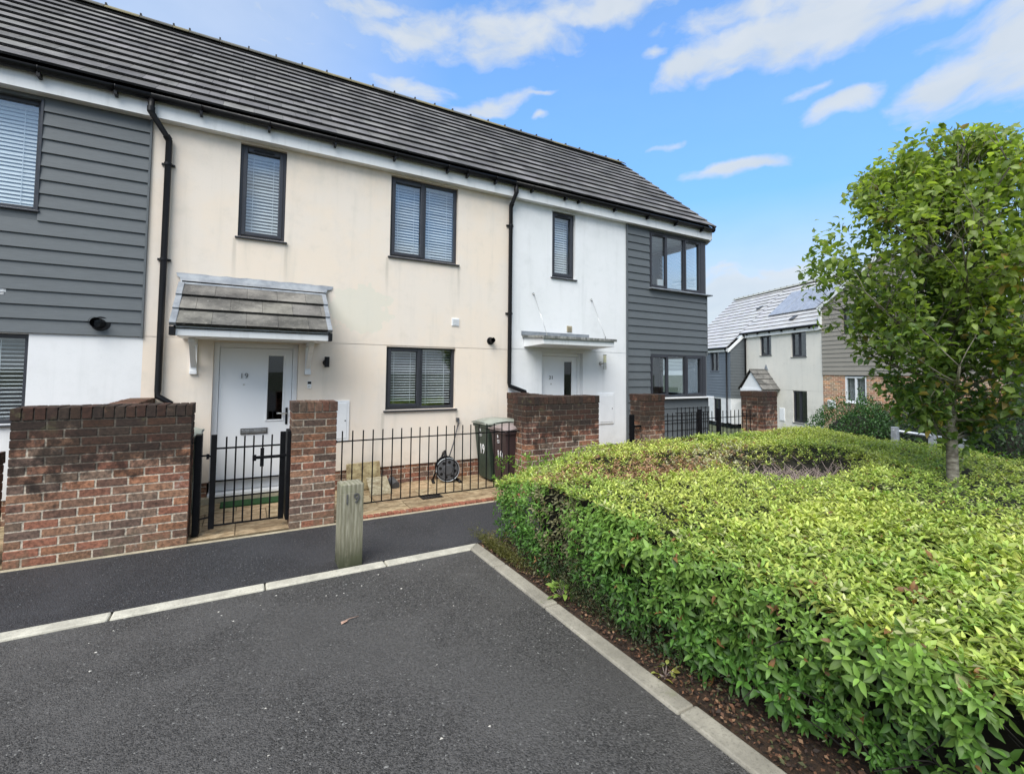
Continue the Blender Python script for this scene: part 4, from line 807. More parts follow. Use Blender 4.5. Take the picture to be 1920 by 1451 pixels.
# ------------------------------------------------------------------ leaves (numpy)
NEAR = (np.array([[0,0,0],[.35,0,.03],[.70,0,.01],[1,0,-.10],[.30,.20,.10],[.66,.16,.06],[.30,-.20,.10],[.66,-.16,.06]]), [(0,1,4),(0,6,1),(1,2,5,4),(1,6,7,2),(2,3,5),(2,7,3)])
FAR = (np.array([[0,0,0],[1,0,-.10],[.42,.22,.07],[.42,-.22,.07],[.45,0,0]]), [(0,4,2),(4,1,2),(0,3,4),(4,3,1)])
def leaves(name, mat, parent, pos, dirs, nrm, size, col, kind=NEAR, wid=1.0, org=None, curl=1.0):
    """pos,dirs,nrm (n,3); one folded leaf per row"""
    n = len(pos); base, faces = kind; base = base.copy(); base[:,1] *= wid; base[:,2] *= curl
    d = dirs/np.linalg.norm(dirs, axis=1, keepdims=True); s = np.cross(nrm, d); s /= np.linalg.norm(s, axis=1, keepdims=True)+1e-9; u = np.cross(d, s)
    k = len(base); V = pos[:,None,:] + size[:,None,None]*(base[None,:,0:1]*d[:,None,:] + base[None,:,1:2]*s[:,None,:] + base[None,:,2:3]*u[:,None,:])
    V = V.reshape(-1,3); o_ = np.array(ORG.get(parent.name, (0,0,0)) if parent else (org or (0,0,0))); V = V-o_
    ls = np.array([len(f) for f in faces]); fl = np.concatenate([np.array(f) for f in faces])
    me = bpy.data.meshes.new(name); me.vertices.add(len(V)); me.vertices.foreach_set('co', V.astype(np.float32).ravel())
    li = (fl[None,:]+(np.arange(n)*k)[:,None]).ravel(); me.loops.add(len(li)); me.loops.foreach_set('vertex_index', li.astype(np.int32))
    tot = np.tile(ls, n); st = np.concatenate([[0], np.cumsum(tot)[:-1]]); me.polygons.add(len(tot)); me.polygons.foreach_set('loop_start', st.astype(np.int32)); 
    me.update(calc_edges=True); me.validate()
    me.polygons.foreach_set('use_smooth', np.ones(len(tot), dtype=bool))
    ca = me.color_attributes.new('Col', 'FLOAT_COLOR', 'POINT'); cc_ = np.ones((n, k, 4)); cc_[:,:,:3] = col[:,None,:]; ca.data.foreach_set('color', cc_.astype(np.float32).ravel())
    me.materials.append(mat); o = bpy.data.objects.new(name, me); COL.objects.link(o)
    if parent: o.parent = parent; ORG[o.name] = Vector(o_)
    elif org: o.location = org
    return o
def vnoise(P, f, seed=0):
    r_ = np.random.default_rng(seed); out = 0
    for i in range(5):
        k = r_.normal(size=3)*f; out = out+np.sin(P@k+r_.uniform(0,6.28))
    return out/5
def sprigs(P, Nn, colfn, size, per=6, jit=.5, droop=.3, r=rng):
    """each sprig: opposite pairs of leaves round a shoot tip"""
    n = len(P); ax = Nn+r.normal(size=(n,3))*jit*.6+np.array([0,0,.45]); ax /= np.linalg.norm(ax, axis=1, keepdims=True)
    t = np.cross(ax, r.normal(size=(n,3))); t /= np.linalg.norm(t, axis=1, keepdims=True); b_ = np.cross(ax, t); pos=[]; di=[]; nr=[]; sz=[]; co=[]
    base = colfn(P); s0 = size(P)*r.uniform(.6,1.3,n)
    for k in range(per):
        lay = k//2; a = math.pi*(k % 2)+lay*math.pi/2; a = a+r.normal(size=n)*.25
        rad = t*np.cos(a)[:,None]+b_*np.sin(a)[:,None]; el = 1.0-.42*lay
        d = rad*1.0+ax*(el)[None] if False else rad+ax*el; d = d+np.array([0,0,-droop])*(.5+.5*lay)+r.normal(size=(n,3))*.12
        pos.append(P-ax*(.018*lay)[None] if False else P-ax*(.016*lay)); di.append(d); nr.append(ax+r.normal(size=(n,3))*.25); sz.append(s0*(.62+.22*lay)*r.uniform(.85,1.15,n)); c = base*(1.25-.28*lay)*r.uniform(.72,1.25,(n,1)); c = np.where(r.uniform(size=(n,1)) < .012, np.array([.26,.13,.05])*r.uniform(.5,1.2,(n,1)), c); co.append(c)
    return map(np.concatenate, (pos, di, nr, sz, co))
# ------------------------------------------------------------------ hedge
HX0, HX1, HYF, HYB = 2.10, 7.35, -8.3, -2.80
CAMP = np.array([0,-6.83,1.65])
def in_pit(x, y): return np.clip(1.25-np.hypot((x-4.95)/.85, (y+4.05)/.42), 0, 1)
def in_brown(x, y): return np.clip(1.5-np.hypot((x-3.55)/1.15, (y+3.58)/.30), 0, 1)
def in_pale(x, y): return np.clip(1.3-np.hypot((x-4.45)/.75, (y+3.65)/.40), 0, 1)
def htop(x, y):
    D = y+6.83; h = .70+.13*np.clip((D-1.6)/2.4, 0, 1)+.03*np.clip((x-3)/3,0,1)
    P = np.stack([x, y, x*0], -1); h = h+.040*vnoise(P, 1.6, 3)+.030*vnoise(P, 4.5, 4)+.018*vnoise(P, 11, 5)-.10*np.exp(-((y+5.62-.10*np.sin(x*5))/.05)**2)*np.clip(1-np.abs(x-3.45)/.45,0,1)
    return h-.30*in_pit(x, y)**.8-.05*in_brown(x, y)-.24*np.clip((3.1-x)/1.0,0,1)*np.clip((D-3.15)/.9,0,1)
def xface(y, z):
    D = y+6.83; P = np.stack([y*0, y, z], -1)
    base = 2.07+.07*np.clip((D-3.3)/.4,0,1)+.10*np.clip((.6-z)/.6,0,1)+.16*np.clip((1.9-D)/1.2,0,1)*np.clip((.55-z)/.5,0,1)
    notch = .14*np.exp(-((D-2.98)/.09)**2)
    rnd = .10*np.clip((z-.58)/.2,0,1)**2
    return base+notch+rnd+.035*vnoise(P, 3.2, 8)+.02*vnoise(P, 8, 9)-.03*(D > 3.0)
HD = thing('hedge', 'clipped bright green leafy hedge filling the bed beside the kerb', 'hedge', (4.5,-4.6,0))
# inner dark mass
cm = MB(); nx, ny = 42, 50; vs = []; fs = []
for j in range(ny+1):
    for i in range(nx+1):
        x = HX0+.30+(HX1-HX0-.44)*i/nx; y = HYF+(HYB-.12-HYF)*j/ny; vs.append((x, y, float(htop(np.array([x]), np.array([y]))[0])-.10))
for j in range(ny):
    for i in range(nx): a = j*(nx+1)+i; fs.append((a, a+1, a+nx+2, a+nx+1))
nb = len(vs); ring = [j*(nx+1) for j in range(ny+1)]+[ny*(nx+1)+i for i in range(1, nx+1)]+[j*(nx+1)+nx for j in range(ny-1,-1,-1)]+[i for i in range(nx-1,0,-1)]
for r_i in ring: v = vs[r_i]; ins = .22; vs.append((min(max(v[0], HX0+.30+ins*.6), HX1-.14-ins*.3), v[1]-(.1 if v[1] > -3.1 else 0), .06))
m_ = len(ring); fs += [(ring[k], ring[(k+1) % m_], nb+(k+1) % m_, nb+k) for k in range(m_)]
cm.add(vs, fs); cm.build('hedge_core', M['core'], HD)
def keep_vis(P): return P
def hedge_leaves():
    r = rng
    def dist(P): return np.linalg.norm(P-CAMP, axis=1)
    sets = []
    # top
    def top_pts(x0, x1, y0, y1, dens):
        n = int((x1-x0)*(y1-y0)*dens); x = r.uniform(x0,x1,n); y = r.uniform(y0,y1,n); keep = r.uniform(size=n) > .93*np.clip(in_pit(x, y)*1.6,0,1)
        g_ = vnoise(np.stack([x,y,x*0],-1), 5.5, 21)+.6*vnoise(np.stack([x,y,x*0],-1), 13, 22); keep &= (g_ > -.55)|(r.uniform(size=n) < .3)
        x, y = x[keep], y[keep]; z = htop(x, y)+r.normal(size=len(x))*.014+np.abs(r.normal(size=len(x)))*.008
        return np.stack([x,y,z],-1), np.tile([0,0,1.], (len(x),1))
    def side_pts(y0, y1, dens, zlo=.06):
        n = int((y1-y0)*.75*dens); y = r.uniform(y0,y1,n); z = r.uniform(zlo,.82,n); ht = htop(np.full(n,2.2), y); k = z < ht+.01; y, z = y[k], z[k]
        g_ = vnoise(np.stack([y*0,y,z],-1), 7, 31)+.7*vnoise(np.stack([y*0,y,z],-1), 15, 32); k = (g_ > np.where(y > -3.7, -.9, np.where(y < -5.8, -.55, -.27)))|(r.uniform(size=len(y)) < .15); k &= (z > .16)|(r.uniform(size=len(y)) < .35)
        y, z = y[k], z[k]; x = xface(y, z)+r.normal(size=len(y))*.03+np.abs(r.normal(size=len(y)))*.02
        return np.stack([x,y,z],-1), np.tile([-1,0,.35], (len(y),1))
    def back_pts(x0, x1, dens):
        n = int((x1-x0)*.75*dens); x = r.uniform(x0,x1,n); z = r.uniform(.06,.84,n); y = HYB-.02+r.normal(size=n)*.03; return np.stack([x,y,z],-1), np.tile([0,1,.3], (n,1))
    def right_pts(y0, y1, dens):
        n = int((y1-y0)*.75*dens); y = r.uniform(y0,y1,n); z = r.uniform(.06,.82,n); x = HX1-.02+r.normal(size=n)*.03; return np.stack([x,y,z],-1), np.tile([1,0,.3], (n,1))
    YEL = np.array([.46,.50,.12]); GRN = np.array([.09,.21,.035]); MID = np.array([.20,.32,.06]); DRK = np.array([.045,.115,.02])
    def topcol(P):
        n = len(P); f = np.clip(.55+.5*vnoise(P, 1.7, 41)+.35*vnoise(P, 6, 42)+r.normal(size=n)*.22+.25*np.clip((P[:,1]+5.3)/2,-1,1), 0, 1)[:,None]
        c = MID*(1-f)+YEL*f; c = np.where(r.uniform(size=(n,1)) < .05, np.array([.42,.44,.20]), c)
        b_ = in_brown(P[:,0], P[:,1]); br = (r.uniform(size=n) < b_*.85)[:,None]; c = np.where(br, np.array([.28,.165,.095])*r.uniform(.6,1.6,(n,1)), c)
        pl = (r.uniform(size=n) < in_pale(P[:,0], P[:,1])*.55)[:,None]; c = np.where(pl, np.array([.40,.38,.24])*r.uniform(.7,1.3,(n,1)), c)
        pt = (r.uniform(size=n) < in_pit(P[:,0], P[:,1])*.7)[:,None]; c = np.where(pt, np.array([.17,.13,.08])*r.uniform(.5,1.5,(n,1)), c)
        c = np.where((r.uniform(size=(n,1)) < .003), np.array([.22,.11,.04]), c); return c
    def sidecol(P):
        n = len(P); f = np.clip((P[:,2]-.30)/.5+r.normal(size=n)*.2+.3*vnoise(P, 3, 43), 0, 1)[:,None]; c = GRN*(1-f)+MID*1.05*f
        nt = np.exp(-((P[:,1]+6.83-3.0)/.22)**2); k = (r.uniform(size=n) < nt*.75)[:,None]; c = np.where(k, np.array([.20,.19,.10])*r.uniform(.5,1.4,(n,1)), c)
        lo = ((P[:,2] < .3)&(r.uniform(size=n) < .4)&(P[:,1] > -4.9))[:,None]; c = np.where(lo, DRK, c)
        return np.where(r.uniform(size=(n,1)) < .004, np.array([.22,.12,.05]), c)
    sN = lambda P: .050+.020*np.clip(vnoise(P,5,91)+.3,0,1); sM = lambda P: np.full(len(P), .048)
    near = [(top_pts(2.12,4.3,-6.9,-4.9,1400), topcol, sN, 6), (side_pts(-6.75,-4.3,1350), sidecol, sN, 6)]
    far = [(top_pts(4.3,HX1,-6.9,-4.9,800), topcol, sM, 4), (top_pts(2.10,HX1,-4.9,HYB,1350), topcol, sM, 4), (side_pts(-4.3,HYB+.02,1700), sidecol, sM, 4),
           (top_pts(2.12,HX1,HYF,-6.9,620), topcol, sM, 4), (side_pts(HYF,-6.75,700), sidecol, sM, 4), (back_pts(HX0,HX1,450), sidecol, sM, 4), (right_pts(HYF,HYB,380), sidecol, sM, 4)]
    for nm, grp, kd in (('hedge_foliage', near, NEAR), ('hedge_foliage', far, FAR)):
        A = [list(sprigs(P, Nn, cf, sf, per)) for (P, Nn), cf, sf, per in grp]; pos, di, nr, sz, co = [np.concatenate([a[i] for a in A]) for i in range(5)]
        leaves(nm, M['leaf'], HD, pos, di, nr, sz, co, kd, .98)
        print('hedge leaves', len(pos))
    # bare twigs
    tw = MB(); rr = random.Random(12)
    for _ in range(1500):
        x = rr.uniform(4.15,5.75); y = rr.uniform(-4.42,-3.68)
        if rr.random() > float(in_pit(np.array([x]), np.array([y]))[0])*1.5: continue
        a = rr.uniform(0,6.28); l = rr.uniform(.12,.32); z = rr.uniform(.32,.52); p = Vector((x,y,z)); d = Vector((math.cos(a),math.sin(a),rr.uniform(.1,1.1))).normalized()
        q1 = p+d*l*.5+Vector((rr.uniform(-.03,.03),rr.uniform(-.03,.03),.01)); q2 = q1+d*l*.5+Vector((rr.uniform(-.05,.05),rr.uniform(-.05,.05),.02)); tw.tube([p,q1,q2], [.0055,.004,.002], 4)
    tw.build('hedge_twigs', M['twig'], HD); tw = MB()
    for _ in range(260):
        y = rr.uniform(-6.6,-2.9); z = rr.uniform(.03,.55); x = 2.22+rr.uniform(0,.14); p = Vector((x,y,z)); d = Vector((-.6+rr.uniform(-.4,.4), rr.uniform(-.8,.8), rr.uniform(-.2,1))).normalized(); l = rr.uniform(.1,.3)
        tw.tube([p, p+d*l*.5+Vector((0,rr.uniform(-.02,.02),.01)), p+d*l], [.004,.003,.0015], 4)
    tw.build('hedge_stems', M['core'], HD)
hedge_leaves()
# dark low weeds and dead leaf litter along the bed edge
def litter():
    r = np.random.default_rng(5); n = 5200; y = r.uniform(-8,-2.72,n); x = 2.0+np.abs(r.normal(size=n))*.22+.01; z = .006+r.uniform(0,.03,n)
    P = np.stack([x,y,z],-1); d = r.normal(size=(n,3))*np.array([1,1,.25]); nr = np.array([0,0,1.])+r.normal(size=(n,3))*.35
    pal = np.array([[.10,.05,.03],[.16,.075,.04],[.06,.035,.025],[.03,.02,.015],[.24,.14,.08],[.07,.075,.03]]); c = pal[r.integers(0,6,n)]*r.uniform(.6,1.3,(n,1))
    o = leaves('leaf_litter', M['litter'], None, P, d, nr, r.uniform(.010,.032,n), c, FAR, 1.3, org=Vector((2.2,-5,0))); tag(o, 'brown dead leaf litter under the hedge along the kerb', 'leaf litter', kind='stuff')
    n = 9000; y = np.concatenate([r.normal(size=5200)*.50-4.15, r.normal(size=3800)*.22-3.0]); x = 2.06+np.abs(r.normal(size=n))*.07; x[5200:] = 2.02+np.abs(r.normal(size=3800))*.05; z = np.abs(r.normal(size=n))*.13; z[5200:] *= .35
    P = np.stack([x,y,z+.02],-1); d = r.normal(size=(n,3))+np.array([-.4,0,.8]); c = np.array([[.035,.065,.022],[.06,.09,.03],[.10,.10,.05],[.025,.045,.02]])[r.integers(0,4,n)]*r.uniform(.6,1.3,(n,1)); c[5200:] = np.array([.13,.13,.035])*r.uniform(.5,1.3,(3800,1))
    o = leaves('weeds', M['leaf'], None, P, d, r.normal(size=(n,3)), r.uniform(.012,.026,n), c, FAR, .7, org=Vector((2.1,-4,0))); tag(o, 'dark trailing weeds spilling over the soil at the hedge foot', 'weeds', kind='stuff')
litter()
def plant(name, label, cat, c, n, rad, h, size, cols, seed, mat='leaf', wid=1.2, up_=.9):
    r = np.random.default_rng(seed); a = r.uniform(0,6.28,n); rr_ = rad*np.sqrt(r.uniform(0,1,n)); P = np.stack([c[0]+rr_*np.cos(a), c[1]+rr_*np.sin(a), c[2]+h*r.uniform(.2,1,n)*(1-.5*(rr_/rad)**2)],-1)
    d = np.stack([np.cos(a),np.sin(a),np.full(n,.2)],-1)+r.normal(size=(n,3))*.5; col = np.array(cols)[r.integers(0,len(cols),n)]*r.uniform(.7,1.3,(n,1))
    t = thing(name, label, cat, tuple(c)); leaves('foliage', M[mat], t, P, d, np.array([0,0,up_])+r.normal(size=(n,3))*.3, r.uniform(.7,1.2,n)*size, col, NEAR, wid)
    s = MB()
    for k in range(min(n,14)): s.tube([(c[0],c[1],c[2]), tuple(P[k])], [.004,.0015], 4)
    s.build('stem', M['twig'], t); return t
plant('weed', 'pale green broad-leaved weed at the kerb edge below the hedge notch', 'weed', (2.08,-3.95,0), 22, .07, .12, .07, [(.20,.30,.06),(.16,.26,.05)], 3)
plant('weed', 'small yellowing weed low on the kerb further towards the viewer', 'weed', (2.05,-4.95,0), 12, .05, .06, .045, [(.45,.42,.10),(.35,.38,.10)], 4)
plant('weed', 'tuft of straw-coloured grass and moss at the kerb corner', 'weed', (2.14,-2.86,0), 60, .10, .16, .06, [(.25,.20,.08),(.18,.19,.06),(.30,.20,.10)], 6, wid=.3)
# twig fragment lying on tarmac
q = MB(); q.tube([(.60,-3.55,.008),(.66,-3.53,.012),(.72,-3.52,.008)], .002, 5); q.add([(.60,-3.57,.006),(.645,-3.555,.014),(.635,-3.53,.006),(.60,-3.545,.012)], [(0,1,2,3)]); tag(q.build('fallen_leaf', simple('dry_leaf', (.50,.32,.24), .8), org=Vector((.65,-3.54,0))), 'single curled dry leaf lying on the car park tarmac', 'leaf')

ch = MB(); rr = random.Random(77)
for i in range(60):
    x, y = rr.uniform(-3.2,1.8), rr.uniform(-6.4,-2.95) if rr.random() < .6 else -2.9-abs(rr.gauss(0,.12)); a = rr.uniform(0,6.28); l = rr.uniform(.004,.012); h = l*.5
    ch.add([(x+l*math.cos(a+k*2.1),y+l*math.sin(a+k*2.1)*.7,.0005) for k in range(3)]+[(x,y,h)], [(0,1,3),(1,2,3),(2,0,3)])
tag(ch.build('stone_chips', simple('pale_stone_chip', (.55,.52,.46), .8), org=Vector((0,-4,0))), 'tiny pale stone chips scattered over the car park tarmac', 'grit', kind='stuff')

# ------------------------------------------------------------------ street tree
def tree():
    T_ = thing('street_tree', 'young leafy pear-like tree with a slim pale trunk growing out of the hedge', 'tree', (5.55,-5.08,0))
    base = Vector((5.55,-5.08,0)); rr = random.Random(21); wood_ = MB(); ends = []
    top = Vector((5.60,-5.10,2.7)); tr = [base, base+Vector((0,0,.7)), base+Vector((.01,0,1.3)), base+Vector((.03,-.01,2.0)), Vector((5.60,-5.10,2.7)), Vector((5.58,-5.06,3.6))]
    wood_.tube(tr, [.050,.044,.039,.031,.021,.008], 12); cx, cy = 5.63, -5.12
    def limb(p, d, L, r, lvl):
        n = 4; pts = [p]; q_ = p; dd = d.copy(); rs = [r]
        for i in range(n):
            dd = (dd+Vector((rr.uniform(-.18,.18),rr.uniform(-.18,.18),rr.uniform(-.02,.16)))).normalized(); q_ = q_+dd*L/n
            e_ = q_-Vector((5.60,-5.10,2.52)); rz_ = 1.38 if e_.z > 0 else 1.72
            wq = (1.28-.2*max(0,min(1,e_.z/1.3)))*(1-.46*min(1,max(0,-(e_.z+.12)/1.0)))
            if (e_.x/wq)**2+(e_.y/wq)**2+(e_.z/rz_)**2 > 1.0: break
            pts.append(q_); rs.append(r*(1-.75*(i+1)/n))
            if lvl < 2 and i >= 1 or (lvl == 0 and i == 0):
                for _ in range(2 if lvl == 0 else 2):
                    a = rr.uniform(0,6.28); side = Vector((math.cos(a),math.sin(a),rr.uniform(-.1,.7))); limb(q_, (dd*.7+side*.8).normalized(), L*rr.uniform(.42,.62), rs[-1]*.65, lvl+1)
            if lvl >= 1 or i >= 1: ends.append((q_.copy(), dd.copy()))
        if len(pts) > 1: wood_.tube(pts, rs, 5 if lvl else 7)
    for i in range(30):
        t = .31+.68*(i/29); z = 3.5*t; k = min(4, int(z/.7)) ; p = base+Vector((.02*t,0,max(1.06,z))) if z < 2 else Vector((5.60,-5.09,z)); a = i*2.4+rr.uniform(-.3,.3)
        L = (.75+.45*min(1,(z-1.05)/.8) if z < 2.7 else 1.1-.4*(z-2.7))*rr.uniform(.8,1.1); up_ = .12+.85*max(0,(z-1.1)/2.4); limb(p, Vector((math.cos(a),math.sin(a),up_)).normalized(), L, .020*(1.15-.6*t), 0)
    for i in range(46):
        z = .98+2.5*i/45; a = i*2.9; limb(base+Vector((.03,0,z)), Vector((math.cos(a),math.sin(a),.5)).normalized(), rr.uniform(.25,.5), .007, 1)
    wood_.build('trunk', M['bark'], T_)
    E = np.array([e[0] for e in ends]); Dn = np.array([e[1] for e in ends]); print('ends', len(E))
    r = np.random.default_rng(9); n = 21000; idx = r.integers(0,len(E),n); P = E[idx]-Dn[idx]*r.uniform(-.05,.17,(n,1))+r.normal(size=(n,3))*.060
    # crown envelope with uneven outline
    c = np.array([5.60,-5.10,2.52]); q_ = P-c; rz = np.where(q_[:,2] > 0, 1.36, 1.72); wd = (1.30-.22*np.clip(q_[:,2]/1.3,0,1))*(1-.46*np.clip(-(q_[:,2]+.12)/1.0,0,1)); R_ = np.sqrt((q_[:,0]/wd)**2+(q_[:,1]/wd)**2+(q_[:,2]/rz)**2); lim = np.maximum(1.0+.26*vnoise(q_/(np.linalg.norm(q_,axis=1,keepdims=True)+1e-6), 4.0, 5), np.where(q_[:,2] > .5, 1.0, .8))
    kk = (R_ < lim)&(vnoise(P, 3.6, 77)+.5*vnoise(P, 8, 78) > np.where(q_[:,2] > .55, -.8, -.36)); P = P[kk]; Dn_ = Dn[idx][kk]; n = len(P); print('tree leaves', n)
    d = Dn_*.5+r.normal(size=(n,3))*.7+np.array([0,0,-.35]); nr = np.array([0,0,1.])+r.normal(size=(n,3))*.45
    f = np.clip(.42+.45*vnoise(P,2.6,7)+r.normal(size=n)*.25+.12*(P[:,2]-2.2), 0, 1)[:,None]; col = np.array([.105,.18,.055])*(1-f)+np.array([.34,.42,.105])*f
    w_ = vnoise(P,3.2,15)+r.normal(size=n)*.4; col = np.where((w_ > .85)[:,None], np.array([.34,.25,.08])*r.uniform(.7,1.2,(n,1)), col); col = col*r.uniform(.75,1.25,(n,1))
    leaves('crown', M['tree_leaf'], T_, P, d, nr, r.uniform(.052,.092,n), col, NEAR, 1.40, curl=1.7)
tree()

# ------------------------------------------------------------------ far row of houses
FO = Vector((21.17, 12.66-6.83, -1.05)); FR = R(-110.6)
def far_house(label, xm):
    o = thing('terraced_house', label, 'house', tuple(FO), FR, local=True); return o
FE_Y, FE_Z = -.14, 4.74
FG = far_house('cream rendered far house with a small gabled porch and solar panels', 0)
opf = [(-1.19,-.43,3.60,4.53),(.82,1.67,3.47,4.54),(.85,1.66,.64,2.02),(-1.45,-.55,.1,1.98)]
w = MB(); facade(w, -2.42, 2.50, .25, 2.014, opf, 0, .12); facade(w, -2.42, 2.50, 2.03, 4.65, opf, 0, .12); w.quad((-2.42,.006,2.0),(2.5,.006,2.0),(2.5,.006,2.05),(-2.42,.006,2.05)); w.build('rendered_wall', M['far_cream'], FG); w = MB(); w.box(-2.44,2.5,5.6,5.7,0,4.6); w.build('rear_wall', M['far_cream'], FG)
for o_, sp in ((opf[0],(.62,)),(opf[1],(.52,)),(opf[2],(.5,))): window(FG, *o_, sp, (0,), vents=False, fw_=.05, blind=None)
q = MB(); q.box(-1.42,-.58,.06,.12,.12,1.95); q.build('front_door', M['door'], FG)
bp = MB(); bricks(bp, -2.42, 2.50, .02, .12, -.1, 5, random.Random(5), False, (0,0)); bp.build('brick_plinth', M['brick_clean'], FG)
f = MB(); f.prism([(-.10,4.52),(-.10,4.70),(0,4.70),(0,4.52)], -2.42, 2.50, 'x'); f.build('fascia', M['fascia'], FG); g_ = MB(); g_.cyl((-2.5,-.15,4.73),(2.48,-.15,4.73),.055,.055,10); go = g_.build('gutter', M['black'], FG)
for x in (-2.0,-1.2,-.4,.4,1.2,2.0): q = MB(); q.box(x-.02,x+.02,-.18,-.10,4.62,4.70); q.build('gutter_bracket', M['black'], go)
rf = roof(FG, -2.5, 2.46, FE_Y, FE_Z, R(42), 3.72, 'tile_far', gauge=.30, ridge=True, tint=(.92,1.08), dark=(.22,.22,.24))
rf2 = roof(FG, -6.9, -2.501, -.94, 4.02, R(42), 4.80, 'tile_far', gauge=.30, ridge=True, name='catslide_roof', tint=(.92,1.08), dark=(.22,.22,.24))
P3 = lambda x, s, h: (x, FE_Y+math.cos(R(42))*s-math.sin(R(42))*h, FE_Z+math.sin(R(42))*s+math.cos(R(42))*h)
for i in range(4):
    x = -1.45+i*.96
    q = MB(); a, b_ = x, x+.93; s0, s1 = 1.15, 2.95
    q.add([P3(a,s0,.06),P3(b_,s0,.06),P3(b_,s1,.06),P3(a,s1,.06),P3(a,s0,.10),P3(b_,s0,.10),P3(b_,s1,.10),P3(a,s1,.10)], [(0,3,2,1),(4,5,6,7),(0,1,5,4),(1,2,6,5),(2,3,7,6),(3,0,4,7)]); q.build('solar_panel', M['solar'], FG, bevel=.01)
for (x, s) in ((.45,.55),(-3.2,2.0)):
    q = MB(); q.add([P3(x,s,.04),P3(x+.25,s,.04),P3(x+.25,s+.3,.03),P3(x,s+.3,.03),P3(x,s,.10),P3(x+.25,s,.10),P3(x+.25,s+.3,.05),P3(x,s+.3,.05)], [(4,5,6,7),(0,1,5,4),(1,2,6,5),(3,0,4,7)]); q.build('roof_vent', M['tile_far2'] if 'tile_far2' in M else M['grey_rub'], FG)
q = MB(); q.tube([(-2.28,-.15,4.70),(-2.22,-.10,4.60),(-2.22,-.06,4.50),(-2.22,-.06,.2)], .036, 8); q.build('downpipe', M['black'], FG)
meter(FG, .05,.38,.62,1.2)
def porch():
    q = MB(); zb, za = 2.03, 2.90; xl, xr = -1.60, .02; xm = (xl+xr)/2
    q.prism([(xl+.10,zb),(xr-.10,zb),(xm,za-.08)], -.80, -.74, 'y'); q.box(xl+.06,xr-.06,-.84,-.001,zb-.13,zb-.001); po = q.build('gabled_porch', M['white'], FG)
    rr = random.Random(2)
    for sg in (-1, 1):
        t = MB(); L = math.hypot(xm-xl+.08, za-zb+.05); ux = (xm-xl+.08)/L; uz = (za-zb+.05)/L
        for i in range(4):
            for j in range(3):
                s0 = i*L/4; s1 = s0+L/4+.04; y0 = -.88+j*.295; y1 = min(y0+.29, -.001); c = rr.uniform(.7,1.1)
                def Q(s, y, h): return (xm-sg*(L-s)*ux*1.0, y, zb-.05+s*uz+h)
                t.add([Q(s0,y0,.0),Q(s0,y1,.0),Q(s1,y1,-.01),Q(s1,y0,-.01),Q(s0,y0,.055),Q(s0,y1,.055),Q(s1,y1,.02),Q(s1,y0,.02)], [(0,3,2,1),(4,5,6,7),(0,1,5,4),(1,2,6,5),(2,3,7,6),(3,0,4,7)], [(.1,.1,.1),(c*.9,c*.9,c*.92),(.2,.2,.2),(c,c,c),(c,c,c),(c*.6,)*3])
        t.build('porch_roof', M['tile_canopy'], po)
    q = MB(); q.add([(xm-.14,-.001,za),(xm+.14,-.001,za),(xm,-.001,za+.28),(xm-.14,-.02,za),(xm+.14,-.02,za),(xm,-.02,za+.28)], [(0,1,2),(5,4,3),(0,3,4,1),(1,4,5,2),(2,5,3,0)]); q.build('ridge_flashing', M['lead'], po)
porch()
FB = far_house('blue-grey weatherboard far house stepped forward, seen past the corner of house 21', 0)
ops = [(-4.08,-3.32,2.82,3.86),(-3.86,-3.18,.1,1.42)]
w = MB(); facade(w, -6.9, -2.36, 1.50, 4.0, ops, -.8, .12); boards(w, -6.9, -2.36, 1.50, 3.92, ops, -.801, .15); boards_x = MB(); w.build('weatherboard_cladding', M['clad_blue'], FB)
w = MB(T=lambda v: Vector((-2.36-v.y, v.x, v.z))); facade(w, -.8, .3, 1.50, 4.0, [], 0, 0); boards(w, -.8, .0, 1.50, 3.95, [], -.001, .15); w.f = [f[::-1] for f in w.f]; w.add([(-.8,0,4.0),(0,0,4.0),(0,0,4.7)], [(0,1,2)]); w.build('side_cladding', M['clad'], FB)
w = MB(); facade(w, -6.9, -2.36, .2, 1.50, ops, -.8, .12); w.build('rendered_wall', M['white_render'], FB); w = MB(); w.quad((-2.36,-.8,.2),(-2.36,.1,.2),(-2.36,.1,1.5),(-2.36,-.8,1.5)); w.build('side_wall', M['white_render'], FB)
for o_ in ops: window(FB, *o_, (.6,), (0,), y=-.8, vents=False, blind=None)
f = MB(); f.prism([(-.90,3.84),(-.90,4.0),(-.8,4.0),(-.8,3.84)], -6.9, -2.34, 'x'); f.build('fascia', M['fascia'], FB); g_ = MB(); g_.cyl((-6.9,-.95,4.02),(-2.5,-.95,4.02),.055,.055,10); g_.build('gutter', M['black'], FB)
v = MB(); v.add([(-2.34,-.95,3.95),(-2.34,-.10,4.70),(-2.34,-.10,4.52),(-2.34,-.95,3.78),(-2.30,-.95,3.95),(-2.30,-.10,4.70),(-2.30,-.10,4.52),(-2.30,-.95,3.78)], [(0,1,2,3),(7,6,5,4),(0,4,5,1),(3,2,6,7)]); v.build('bargeboard', M['fascia'], FB)
q = MB(); q.tube([(-2.62,-.95,4.0),(-2.60,-.86,3.8),(-2.60,-.86,.3),(-2.45,-.88,.22),(-2.0,-.7,.15)], .036, 8); q.build('downpipe', M['black'], FB)
FH = far_house('beige weatherboard and red brick far house with a white window, behind the tree', 0)
opb = [(3.50,4.50,4.30,5.24),(3.54,4.46,1.68,2.66)]
w = MB(); facade(w, 2.52, 8.6, 2.70, 5.36, opb, -.02, .12); boards(w, 2.52, 8.6, 2.70, 5.36, opb, -.021, .17)
zc = 5.36
